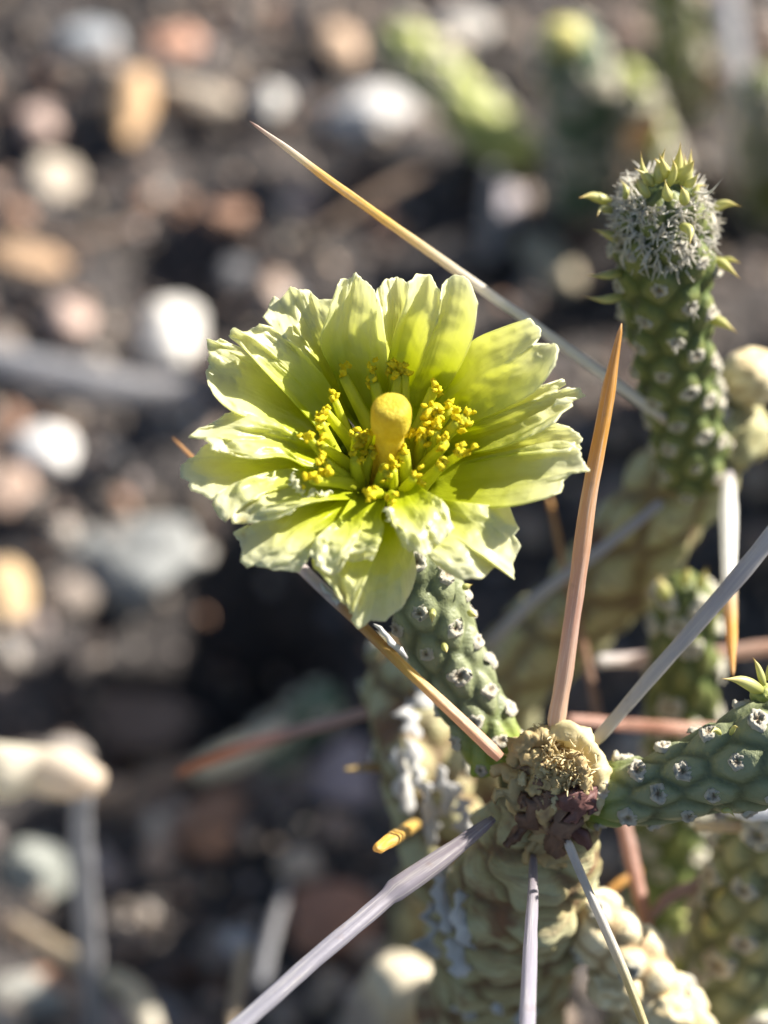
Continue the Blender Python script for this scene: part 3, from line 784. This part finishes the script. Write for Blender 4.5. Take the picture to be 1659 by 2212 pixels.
# each petal: edge A, tip, edge B (base first on both edges), tip height, bulge, wrinkle
PET = [
 # outer ring first
 ([(660, 590), (570, 460), (470, 360), (372, 250)], [(372, 245), (388, 222), (410, 165), (432, 178), (470, 140), (505, 150), (540, 148), (575, 185), (632, 182)], [(740, 580), (690, 440), (652, 300), (636, 190)], .40, -.05, 1.3),
 ([(810, 540), (812, 420), (808, 300), (788, 185)], [(788, 180), (795, 140), (825, 112), (862, 104), (900, 118), (950, 125)], [(900, 520), (915, 380), (940, 250), (955, 140)], .42, -.05, .7),
 ([(640, 650), (500, 500), (350, 390), (215, 335)], [(215, 330), (190, 340), (158, 328), (172, 368), (180, 385), (165, 410), (178, 425), (165, 450), (170, 480), (185, 525)], [(620, 760), (530, 690), (400, 645), (260, 595), (188, 530)], .28, -.05, 1.0),
 ([(680, 780), (520, 775), (350, 745), (200, 712), (160, 715)], [(158, 717), (115, 765), (85, 780), (66, 802), (64, 832), (95, 850), (108, 882), (140, 893), (182, 918)], [(690, 850), (440, 850), (300, 880), (190, 912)], .10, -.06, .6),
 ([(980, 640), (1150, 580), (1290, 530), (1388, 505)], [(1390, 508), (1440, 490), (1482, 476), (1484, 498), (1435, 530), (1492, 512), (1535, 515), (1560, 540), (1525, 545), (1482, 542), (1512, 570), (1470, 598), (1442, 636)], [(1040, 760), (1200, 740), (1330, 700), (1440, 645)], .30, -.06, 1.1),
 ([(1020, 720), (1200, 700), (1370, 660), (1445, 643)], [(1450, 643), (1500, 655), (1540, 680), (1546, 725), (1530, 735), (1520, 705), (1500, 740)], [(1040, 800), (1250, 760), (1400, 745), (1490, 740)], .20, -.04, .8),
 ([(960, 900), (1080, 925), (1200, 940), (1275, 945)], [(1280, 945), (1300, 1000), (1316, 1030), (1290, 1050), (1322, 1088), (1300, 1130), (1288, 1150), (1298, 1216), (1262, 1192), (1222, 1168), (1180, 1205), (1100, 1218), (1030, 1180), (985, 1135)], [(850, 930), (890, 1000), (940, 1080), (982, 1130)], -.02, .10, 1.0),
 ([(880, 920), (895, 1040), (928, 1120), (938, 1180)], [(938, 1190), (922, 1250), (885, 1320), (858, 1335), (820, 1362), (768, 1368), (722, 1398), (694, 1365)], [(790, 930), (785, 1060), (755, 1200), (700, 1345)], -.22, .10, .7),
 ([(810, 930), (800, 1060), (775, 1150), (735, 1240), (706, 1320)], [(704, 1325), (697, 1342), (684, 1318), (650, 1270)], [(730, 930), (620, 1050), (545, 1130), (585, 1200), (640, 1260)], -.10, .08, 1.0),
 ([(690, 840), (600, 895), (480, 940), (400, 975), (312, 1014)], [(310, 1020), (262, 1046), (286, 1070), (296, 1105), (288, 1150), (310, 1174), (342, 1162), (385, 1172), (440, 1180), (505, 1188)], [(730, 930), (640, 1010), (570, 1080), (538, 1130), (508, 1180)], .02, .06, 1.2),
 # inner ring
 ([(690, 600), (640, 470), (585, 350), (615, 240), (648, 140)], [(648, 135), (660, 105), (690, 112), (712, 84), (732, 108), (760, 130), (780, 150), (798, 200)], [(830, 570), (828, 430), (815, 300), (802, 210)], .56, -.08, .9),
 ([(800, 560), (830, 420), (858, 300), (895, 210), (904, 130)], [(906, 120), (925, 110), (940, 84), (985, 88), (1002, 128), (1016, 150), (1026, 188), (1034, 130), (1076, 88), (1112, 94), (1140, 140), (1158, 195)], [(990, 590), (1085, 450), (1138, 330), (1158, 205)], .58, -.08, .8),
 ([(930, 600), (1060, 450), (1130, 345), (1250, 290), (1335, 262)], [(1340, 260), (1356, 256), (1392, 290), (1390, 318), (1362, 352), (1402, 342), (1452, 344), (1456, 372), (1446, 425)], [(1020, 690), (1200, 620), (1350, 555), (1430, 470)], .46, -.08, .8),
 ([(700, 650), (620, 500), (520, 380), (425, 300), (372, 286)], [(368, 284), (352, 274), (322, 292), (290, 304), (262, 292), (244, 316), (282, 330)], [(640, 720), (545, 625), (440, 510), (355, 420), (285, 338)], .42, -.05, 1.0),
 ([(650, 740), (510, 675), (400, 630), (300, 597), (232, 600)], [(230, 602), (182, 640), (132, 660), (94, 692), (150, 690), (168, 705), (180, 735), (242, 748)], [(650, 820), (545, 805), (450, 762), (335, 768), (245, 750)], .20, .02, 1.4),
 ([(660, 850), (560, 805), (420, 812), (285, 850), (205, 898)], [(202, 900), (184, 940), (200, 978), (236, 1002), (254, 960), (256, 1008), (300, 1006), (350, 1002), (400, 992), (470, 972)], [(720, 910), (610, 915), (520, 930), (482, 962)], .12, .05, 1.2),
 ([(930, 860), (1090, 785), (1290, 735), (1440, 702), (1492, 706)], [(1495, 708), (1534, 740), (1548, 778), (1581, 810), (1512, 820), (1476, 850), (1468, 888), (1442, 898)], [(930, 930), (1060, 940), (1250, 946), (1390, 918), (1438, 900)], .20, -.05, .7),
 ([(960, 880), (1000, 902), (1035, 925), (1052, 945)], [(1054, 950), (1060, 990), (1074, 1022), (1050, 1060), (1010, 1090), (1000, 1085), (972, 1132), (932, 1112), (908, 1114), (880, 1080), (862, 1042)], [(820, 900), (838, 950), (850, 1000), (860, 1035)], .10, .10, 1.1),
 ([(830, 910), (805, 980), (818, 1020), (795, 1095), (772, 1140)], [(770, 1142), (735, 1140), (700, 1152), (676, 1138), (650, 1185), (615, 1195), (565, 1160), (542, 1120)], [(700, 910), (650, 985), (575, 1045), (540, 1110)], .06, .09, 1.3),
]
def edge(pts, n):
    q, _ = resample(pts, n); return q
def petal(k, A, tip, B, wt, wb, wr):
    nu, nv = 85, 56
    ctr = np.array([830., 800.])
    A = [tuple(np.array(A[0]) * .45 + ctr * .55)] + A; B = [tuple(np.array(B[0]) * .45 + ctr * .55)] + B
    a, b = edge(A, nv), edge(B, nv)
    tp = np.asarray(tip, float)
    L = np.concatenate([[0], np.cumsum(np.linalg.norm(np.diff(tp, axis=0), axis=1))]); L /= L[-1]
    ss = np.linspace(0, 1, nu)
    tipq = np.stack([np.interp(ss, L, tp[:, 0]), np.interp(ss, L, tp[:, 1])], 1)
    rs = np.random.default_rng(300 + k); ph = rs.uniform(0, 50, 4)
    outd = unit(tp.mean(0) - np.array([830, 770]))
    ser = np.array([-abs(noise.noise(Vector((s * 6, ph[0], 0)))) * 17 + 5 + noise.noise(Vector((s * 24, ph[1], 0))) * 7 for s in ss])
    tipq += outd[None] * (ser * np.sin(np.pi * np.clip(ss, .02, .98)) ** .5)[:, None]
    corner = a[-1][None] * (1 - ss)[:, None] + b[-1][None] * ss[:, None]
    V, PT, PS = [], [], []
    for j in range(nv):
        t = j / (nv - 1)
        row = a[j][None] * (1 - ss)[:, None] + b[j][None] * ss[:, None] + (t ** 2.2) * (tipq - corner)
        wv = -.14 + (wt + .14) * (t ** .95) + wb * math.sin(math.pi * t) - .24 * max(0, 1 - t / .26) ** 1.5
        for i in range(nu):
            s = ss[i]; x = 2 * s - 1
            cup = .07 * x * x * t * (1 - .4 * t)
            ridge = wr * (.040 * noise.noise(Vector((s * 2.4, t * 1.3, ph[0]))) + .005 * noise.noise(Vector((s * 9, t * 2.4, ph[1]))) * t)
            crk = wr * t * t * (.060 * (.3 - abs(noise.noise(Vector((s * 2.2, t * 5.0, ph[2]))))) + .026 * (.3 - abs(noise.noise(Vector((s * 4.5 + t, t * 10, ph[3]))))) + .008 * noise.noise(Vector((s * 12, t * 28, ph[3]))))
            lip = -.09 * wr * max(0, t - .82) / .18 * (.5 + noise.noise(Vector((s * 3, 0, ph[3]))))
            V.append(FL(row[i][0], row[i][1], wv + cup + (ridge + crk + lip) * min(1, t * 2.2)))
            PT.append(t); PS.append(s + k)
    V = np.array(V)
    F = [(j * nu + i, j * nu + i + 1, (j + 1) * nu + i + 1, (j + 1) * nu + i) for j in range(nv - 1) for i in range(nu - 1)]
    # thickness: second skin just beneath, closed at the rim
    Vg = V.reshape(nv, nu, 3); du = np.gradient(Vg, axis=1); dv = np.gradient(Vg, axis=0)
    nr = np.cross(du, dv); nr /= np.linalg.norm(nr, axis=2)[..., None] + 1e-9
    sgn = np.sign((nr.reshape(-1, 3) @ AXIS).mean())
    low = (Vg - sgn * nr * .007).reshape(-1, 3); m = len(V)
    F += [(c + m, b_ + m, a_ + m, d + m)[::1] for (a_, b_, c, d) in F[:(nv - 1) * (nu - 1)]]
    rim = [i for i in range(nu)] + [j * nu + nu - 1 for j in range(1, nv)] + [(nv - 1) * nu + i for i in range(nu - 2, -1, -1)] + [j * nu for j in range(nv - 2, 0, -1)]
    F += [(q1, q0, q0 + m, q1 + m) for q0, q1 in zip(rim, rim[1:] + rim[:1])]
    mk('petal', np.vstack([V, low]), F, M_PETAL, flower, BASE, attrs={'pt': PT + PT, 'ps': PS + PS})
for k, pp in enumerate(PET): petal(k, *pp)

for k, (x, y, w_, hl, hw, dx, dy) in enumerate([(500, 868, .14, .05, .022, -.4, .9), (545, 905, .10, .06, .022, 1, .35), (590, 900, .08, .05, .016, 1, .2), (842, 985, .14, .05, .02, .2, -1), (858, 1005, .13, .045, .02, .5, -.8), (1475, 560, .32, .05, .014, 1, .2), (480, 845, .16, .035, .016, .3, 1)]):
    o_ = flap('petal_scrap', FL(x, y, w_), hl, hw, RIGHT * dx + UP * dy, AXIS + rng.normal(0, .4, 3), M_PETAL, flower, BASE, curl=.5, seed=200 + k, thick=.008, rag=.4)
# pistil
pr = [(.105, -.45), (.10, -.30), (.085, -.15), (.076, .0), (.072, .10), (.070, .18), (.080, .215), (.094, .245), (.099, .28), (.100, .33), (.096, .375), (.080, .400), (.045, .410), (.001, .412)]
rr = np.array([p[0] for p in pr]); ww = np.array([p[1] for p in pr])
u = np.linspace(0, len(pr) - 1, 60); rr = np.interp(u, range(len(pr)), rr); ww = np.interp(u, range(len(pr)), ww)
rr = np.convolve(np.pad(rr, 2, 'edge'), np.ones(5) / 5, 'valid'); rr[-1] = .001; ww = np.convolve(np.pad(ww, 2, 'edge'), np.ones(5) / 5, 'valid')
V, F = [], []; na = 40
for i in range(60):
    for a in range(na):
        an = 2 * math.pi * a / na
        lob = 1 + (.035 * abs(math.cos(3.5 * an)) - .02) * (ww[i] > .2)
        V.append(FA(rr[i] * lob, an, ww[i]) + RIGHT * .03 * max(0, ww[i] + .2))
for i in range(59):
    for a in range(na):
        b = (a + 1) % na; F.append((i * na + a, i * na + b, (i + 1) * na + b, (i + 1) * na + a))
mk('pistil', V, F, M_PIST, flower, BASE, label='amber pistil with a thick rounded head')

# stamens: filament and a crumbly anther each
ANT = [(668, 468), (772, 456), (782, 490), (848, 432), (868, 462), (895, 458), (1000, 512), (1008, 578), (985, 602), (1016, 604), (1066, 582),
       (1088, 632), (1120, 615), (1042, 712), (1112, 742), (1030, 792), (1012, 668), (985, 655), (958, 692), (928, 838), (893, 748), (820, 800),
       (852, 812), (832, 822), (762, 905), (852, 902), (716, 690), (738, 712), (765, 682), (708, 772), (796, 655),
       (900, 668), (636, 555), (596, 588), (578, 630), (600, 782), (606, 812), (585, 718), (548, 702), (552, 846), (775, 735)]
for k, (x, y) in enumerate(ANT):
    dx, dy = x - 835, y - 775
    rad_ = math.hypot(dx, dy * 1.3) / 745
    wt = .05 + .14 * min(1, rad_ / .35) + rng.uniform(-.03, .03)
    if rad_ < .16: wt += .02
    tipp = FL(x, y, wt)
    rel = tipp - FC; ang = math.atan2(np.dot(rel, SIDE), np.dot(rel, RIGHT))
    b0 = FA(.13 + .05 * rng.random(), ang + rng.uniform(-.2, .2), -.42)
    b1 = FA(.16 + .25 * max(0, np.linalg.norm(rel) - .2) * .5, ang, -.12 + .1 * rng.random())
    b1 = b1 * .8 + (b0 + tipp) * .10 + rng.normal(0, .022, 3)
    q, L, r_ = resample([b0, b1, tipp], 14, [.042, .038, .024])
    V, F, t, s = tube_geo(q, r_ * rng.uniform(.7, 1.1), 9)
    nf = len(F); V = [V]; mi = [0] * nf
    c0 = len(V[0])
    d = unit(q[-1] - q[-3])
    for _ in range(rng.integers(4, 7)):               # crumbly lumps
        bv, bf = ICO[2]
        ro = rng.random() * 9; jit = np.array([1 + 1.1 * nz(p + ro, 3.2, 3) for p in bv])[:, None]
        e = np.linalg.qr(rng.normal(size=(3, 3)))[0]
        lump = (bv * jit * np.array([1, .65, .6])) @ e * rng.uniform(.013, .028) + q[-1] + d * rng.uniform(-.01, .025) + rng.normal(0, .020, 3)
        V.append(lump); F += [tuple(int(i) + c0 for i in f) for f in bf]; mi += [1] * len(bf); c0 += len(lump)
    mk('stamen', np.vstack(V), F, [M_FIL, M_ANTH], flower, BASE, mi=mi)

# ------------------------------------------------------------------ budding cactus at right
bpts = [P(1505, 1020, 2.3), P(1478, 900, 1.95), P(1455, 770, 1.55), P(1440, 620, 1.15), P(1434, 530, .92), P(1432, 455, .75), P(1432, 392, .6)]
wpts = [P(1560, 900, 2.5), P(1470, 1040, 2.8), P(1370, 1180, 3.2), P(1240, 1330, 3.7), P(1100, 1470, 4.2)]
bf_ = np.array([wpts[-1][0] - .5, wpts[-1][1] + .2, -.2]); wpts += [(wpts[-1] + bf_) / 2 - np.array([.1, 0, -.2]), bf_]
B2 = np.array([bf_[0], bf_[1], 0])
PL2 = thing('budding_cactus', 'cactus with an upright green joint ending in a woolly bud, right of the flower', 'cactus', B2)
bj, s3 = joint('budding_joint', bpts, [.20, .205, .215, .245, .262, .225, .12], M_SKIN_DARK, PL2, B2, dz=.032, aniso=1.45, amp=.2, groove=.08, off=2.0)
areoles(s3, bj, B2, .044, 0, .90)
for a, b, r in [((1318, 436, .85), (1247, 428, .75), .030), ((1330, 460, .8), (1288, 470, .65), .024), ((1340, 520, .85), (1276, 494, .75), .028), ((1345, 588, .95), (1264, 594, .85), .026), ((1345, 640, 1.0), (1256, 640, .9), .026),
                ((1535, 452, .9), (1602, 446, .8), .028), ((1535, 562, 1.0), (1601, 604, .85), .030), ((1550, 566, 1.05), (1602, 570, .95), .018), ((1532, 686, 1.2), (1594, 720, 1.1), .030), ((1472, 488, .55), (1490, 532, .45), .028),
                ((1455, 395, .55), (1470, 306, .45), .034), ((1436, 380, .5), (1424, 330, .35), .03), ((1462, 385, .5), (1500, 345, .42), .028), ((1400, 425, .5), (1372, 385, .42), .026), ((1478, 440, .45), (1470, 400, .36), .03), ((1445, 430, .45), (1436, 385, .36), .03), ((1430, 390, .55), (1438, 318, .42), .03), ((1470, 400, .6), (1494, 318, .55), .03), ((1405, 400, .55), (1384, 326, .5), .022), ((1410, 400, .5), (1368, 362, .42), .024),
                ((1480, 400, .5), (1512, 372, .42), .026), ((1445, 400, .48), (1452, 340, .35), .024), ((1420, 395, .48), (1412, 340, .38), .028), ((1490, 400, .6), (1478, 330, .6), .028), ((1350, 430, .6), (1338, 385, .6), .018), ((1500, 430, .6), (1530, 402, .6), .018)]:
    leaf(P(*a), P(*b), r * .85, bj, B2, bend=UP * random.uniform(-.02, .035) + RIGHT * random.uniform(-.025, .025))
st, di, le = [], [], []
for _ in range(1000):
    an = rng.uniform(0, 6.28); hgt = rng.uniform(-.22, .16); rr_ = (.255 - .45 * max(0, hgt + .05)) * rng.uniform(.85, 1.02)
    ctr = P(1432, 455, .75); ax = unit(bpts[-1] - bpts[-2]); sx = RIGHT; sy = unit(np.cross(ax, sx))
    p = ctr + sx * rr_ * math.cos(an) + sy * rr_ * math.sin(an) + ax * hgt
    st.append(p); di.append(unit(p - ctr) + ax * rng.uniform(-.8, .5) + rng.normal(0, .5, 3)); le.append(rng.uniform(.025, .075))
hairs('wool', st, di, le, .0065, M_WOOL, bj, B2, .8)
st, di, le = [], [], []
for (p, nrm, T, zz, r) in s3:
    if zz > .55 and rng.random() < .6:
        for _ in range(7): st.append(p); di.append(nrm + rng.normal(0, .6, 3)); le.append(rng.uniform(.03, .08))
hairs('bristles', st, di, le, .004, M_WOOL, bj, B2, .3)
leaf(P(1500, 415, .55), P(1562, 384, .5), .008, bj, B2, bend=-UP * .04, name='bristle', mat=M_WOOL)
wj, s4 = joint('old_stem', wpts, [.27, .29, .29, .28, .27, .27, .3], M_WOOD2, PL2, B2, dz=.07, aniso=1.6, amp=.18, ring=.035, ns=72, groove=.14, jit=.16, dome=(False, False))
areoles(s4, wj, B2, .05, 0, .7, skip=.75)
blob('old_node', P(1560, 930, 2.35), (.28, .26, .26), M_WOOD2, PL2, B2, .25, 2, 4, 12)
blob('dried_fruit', P(1622, 815, 2.1), (.19, .16, .17), M_DRY, PL2, B2, .12, 1.5, 4, 13, label='tan pinkish dried fruit')
sj, s5 = joint('spur', [P(1540, 920, 2.2), P(1530, 860, 2.0), P(1525, 800, 1.75)], [.10, .09, .06], M_SKIN, PL2, B2, dz=.03)
areoles(s5, sj, B2, .05)
sp2 = lambda *a, **k: spine(*a, parent=PL2, org=B2, **k)
sp2([P(1452, 916, 1.75), P(1330, 828, 1.5), P(1150, 700, 1.15), P(950, 560, .75), P(760, 425, .4), P(640, 335, .22), P(540, 262, .1)], [.033, .032, .030, .027, .025, .020, .007],
    [(0, (.62, .46, .38)), (.06, WHITE), (.45, (.84, .81, .76)), (.6, (.74, .60, .38)), (.72, YEL), (.86, (.74, .46, .10)), (.9, (.70, .60, .42)), (.97, (.6, .45, .35)), (1, (.4, .2, .15))], label='very long spine, white at the base and golden near the tip, crossing above the flower', streak=.45, n=80)
sp2([P(1572, 1000, 2.3), P(1574, 1100, 1.9), P(1576, 1250, 1.4), P(1580, 1380, 1.0), P(1583, 1460, .75)], [.028, .055, .045, .032, .010], [(0, (.40, .36, .38)), (.1, (.5, .46, .46)), (.16, (.82, .80, .74)), (.60, (.84, .82, .76)), (.66, (.55, .42, .28)), (.8, ORANGE), (1, (.55, .28, .06))], label='downward spine with a bright white sheath and orange tip', streak=.2)
sp2([P(1430, 1085, 2.4), P(1310, 1180, 2.5), P(1160, 1290, 2.7), P(1050, 1400, 2.9)], [.026, .030, .034, .038], [(0, (.42, .40, .46)), (1, (.50, .47, .44))], label='blurred lilac spine across the olive stem', streak=.3)
sp2([P(1296, 1570, 3.0), P(1262, 1400, 3.0), P(1222, 1240, 2.9), P(1186, 1070, 2.8)], [.030, .028, .024, .016], [(0, (.34, .22, .17)), (.5, (.40, .22, .12)), (1, (.60, .33, .10))], label='thin brown spine behind the upright orange one', streak=.15)

# ------------------------------------------------------------------ green joint behind, with pink spines
gpts = [P(1425, 2000, 4.6), P(1445, 1800, 4.0), P(1468, 1600, 3.4), P(1478, 1420, 2.9), P(1480, 1250, 2.45)]
gf = np.array([gpts[0][0], gpts[0][1] + .1, -.2]); gpts = [gf, (gf + gpts[0]) / 2] + gpts
B3 = np.array([gf[0], gf[1], 0])
PL3 = thing('green_cactus', 'plain upright dark green cactus joint behind the slanting grey spine', 'cactus', B3)
gj, s6 = joint('green_joint', gpts, [.24, .24, .23, .22, .21, .20, .16], M_SKIN_DARK, PL3, B3, dz=.032, aniso=1.9, amp=.2, ring=.035, ns=64, groove=.07, off=.3)
areoles(s6, gj, B3, .065, .35, 1, skip=.45)
for a, b, r in [((1440, 1290, 2.4), (1420, 1245, 2.3), .04), ((1510, 1270, 2.4), (1528, 1225, 2.3), .03), ((1530, 1330, 2.4), (1565, 1300, 2.3), .035), ((1480, 1260, 2.4), (1486, 1222, 2.3), .03)]:
    leaf(P(*a), P(*b), r, gj, B3)
sp3 = lambda *a, **k: spine(*a, parent=PL3, org=B3, **k)
sp3([P(1690, 1396, 3.1), P(1560, 1412, 3.1), P(1420, 1422, 3.1), P(1284, 1428, 3.0)], [.040, .040, .040, .034], [(0, PINK), (.6, (.66, .42, .36)), (1, WHITE)], label='pink spine behind the green joint, the upper of two', streak=.5)
sp3([P(1560, 1578, 2.6), P(1450, 1572, 2.5), P(1340, 1565, 2.5), P(1222, 1553, 2.4)], [.036, .036, .034, .028], [(0, PINK), (.5, (.62, .32, .22)), (1, (.55, .30, .22))], label='pink spine in front of the green joint, the lower of two', streak=.3)
sp3([P(1345, 1770, 2.3), P(1375, 1900, 2.2), P(1400, 2010, 2.1), P(1425, 2130, 2.0)], [.034, .034, .034, .028], [(0, (.5, .3, .24)), (.5, (.52, .26, .18)), (1, (.60, .32, .16))], label='reddish spine hanging below the right joint', streak=.2)
sp3([P(1610, 1888, 2.2), P(1500, 1915, 2.2), P(1440, 1945, 2.15), P(1402, 1985, 2.1)], [.034, .036, .032, .02], [(0, (.66, .48, .42)), (.6, (.50, .33, .28)), (1, (.46, .26, .18))], label='curved pinkish spine meeting the reddish one', streak=.3)
sp3([P(1385, 1880, 2.6), P(1330, 1915, 2.5), P(1270, 1975, 2.4)], [.02, .024, .02], [(0, ORANGE), (1, ORANGE)], label='short curved orange spine', streak=.1)
sp3([P(1700, 1752, 1.2), P(1620, 1752, 1.2), P(1545, 1742, 1.3)], [.05, .05, .02], [(0, (.62, .64, .68)), (1, (.62, .62, .64))], label='pale spine under the right joint', streak=.4)
sp3([P(1700, 1790, 1.5), P(1600, 1788, 1.5), P(1500, 1782, 1.6)], [.035, .035, .03], [(0, (.5, .3, .22)), (.6, (.66, .5, .32)), (1, (.74, .62, .42))], label='tan spine below the pale one', streak=.4)

def back_plant(nm, label, pts, rad, mat, dz=.035, aniso=1.4, asz=.075, amp=.2, leaves=(), sub_spines=(), dome=(False, True), young=False):
    f_ = np.array([pts[0][0], pts[0][1] + .15, -.2])
    pts = [f_, (f_ + pts[0]) / 2] + list(pts); rad = [rad[0] * 1.05, rad[0] * 1.05] + list(rad)
    b = np.array([f_[0], f_[1], 0])
    t = thing(nm, label, 'cactus', b)
    o, ss = joint('joint', pts, rad, mat, t, b, dz=dz, aniso=aniso, amp=amp, ring=.04, ns=56, groove=.09, dome=dome, off=rng.uniform(0, 6))
    areoles(ss, o, b, asz, .1, 1, skip=.45)
    for a, c, r in leaves: leaf(P(*a), P(*c), r, o, b)
    for a, c, r, stops in sub_spines: spine([P(*a), (P(*a) + P(*c)) / 2, P(*c)], [r, r, r * .6], stops, parent=t, org=b)
    return t, b, o
# lower right mottled joint, in front of the pale dry one
back_plant('mottled_cactus', 'mottled olive cactus joint in the lower right corner', [P(1600, 2260, 3.6), P(1592, 2080, 2.8), P(1622, 1930, 2.2), P(1665, 1790, 1.7), P(1720, 1650, 1.3)], [.33, .31, .27, .25, .2], M_SKIN,
           leaves=[((1545, 2010, 2.2), (1518, 1968, 2.1), .05), ((1560, 1950, 2.0), (1575, 1898, 1.9), .045)], asz=.085)
mot, mb = bpy.data.objects['mottled_cactus'], np.array(bpy.data.objects['mottled_cactus'].location) / S
for k in range(19):  # unseen joints added beyond the right edge to shade the lower-left ground
    z0 = rng.uniform(1.6, 5.0); y0 = -2.0 + k * .27 + rng.uniform(-.3, .3)
    a = np.array([rng.uniform(4.3, 5.4), y0, z0]); d_ = unit(np.array([rng.uniform(-.1, .6), rng.uniform(-.8, .8), rng.uniform(.4, 1.2)]))
    e = a + d_ * rng.uniform(1.8, 2.8); e[2] = min(e[2], 6.7)
    mid = (a + e) / 2 + rng.normal(0, .15, 3)
    joint('joint', [np.array([4.8 + .5 * a[0] - 2.4, a[1] * .7, -.1]), (a + np.array([5, a[1], 0])) / 2, a, mid, e], [.3, .3, .34, .38, .30], M_SKIN, mot, mb, dz=.06, amp=.2, ring=.06, ns=40, groove=.09, off=k)
back_plant('pale_cactus', 'thin pale green cactus joint left of the mottled one', [P(1470, 2190, 4.2), P(1480, 2080, 3.7), P(1484, 1985, 3.4)], [.15, .14, .11], M_SKIN_YEL)
dp, db, dj = back_plant('dry_cactus', 'cream coloured dry cactus stem below the node', [P(1475, 2260, 2.0), P(1430, 2180, 1.85), P(1370, 2090, 1.6), P(1300, 2000, 1.35), P(1255, 1940, 1.2)], [.17, .19, .21, .18, .1], M_DRY, dz=.05, aniso=1.2, asz=.05, amp=.28)
blob('knob', P(1330, 2130, 1.5), (.16, .13, .15), M_DRY, dp, db, .25, 1.8, 4, 22)
blob('knob', P(1440, 2190, 1.6), (.14, .12, .15), M_DRY, dp, db, .25, 1.8, 4, 23)
# far joints along the top
def GP(px, py, h): return G(px, py, h)[0]
back_plant('leaning_cactus', 'sunlit green cactus joint leaning left at the top, out of focus', [GP(1110, 325, .25), GP(1060, 285, .5), GP(985, 210, .8), GP(905, 130, 1.1), GP(830, 62, 1.4)], [.22, .26, .26, .26, .22], M_SKIN_YEL, asz=.11, dz=.05)
_, tb, tip_j = back_plant('far_cactus', 'dark bluish green cactus joint with a yellow tip at the top', [GP(1262, 430, .2), GP(1262, 320, 1.1), GP(1250, 190, 2.2), GP(1222, 75, 3.1)], [.28, .30, .31, .24], M_SKIN_BLUE, asz=.10, dz=.05)
blob('yellow_tip', GP(1215, 82, 3.3), (.19, .15, .17), M_TIP, tip_j, tb, .25, 2, 3, 31)
back_plant('short_cactus', 'short yellow green cactus joint with an orange spine, behind the bud', [GP(1425, 400, .3), GP(1400, 300, 1.2), GP(1372, 215, 1.9), GP(1350, 150, 2.4)], [.20, .18, .17, .12], M_SKIN_YEL, asz=.10, dz=.05,
           sub_spines=[((1370, 300, 9.4), (1415, 262, 8.4), .11, [(0, (.7, .6, .4)), (.4, (.78, .42, .12)), (1, (.85, .5, .2))])])
back_plant('edge_cactus', 'green cactus joint with pale tip at the upper right edge', [GP(1665, 420, .3), GP(1658, 300, 1.3), GP(1648, 165, 2.4)], [.26, .26, .18], M_SKIN_DARK, asz=.11, dz=.05)
back_plant('corner_cactus', 'dark green cactus joint near the upper right corner', [GP(1475, 190, .2), GP(1460, 60, 1.2), GP(1445, -80, 2.2)], [.24, .24, .2], M_SKIN_DARK, asz=.09, dz=.05)
back_plant('hidden_cactus', 'dim green cactus stump in shade below the flower', [G(600, 1600, .2)[0], G(650, 1560, .5)[0], G(720, 1500, .9)[0]], [.18, .19, .15], M_SKIN_BLUE, asz=.09)
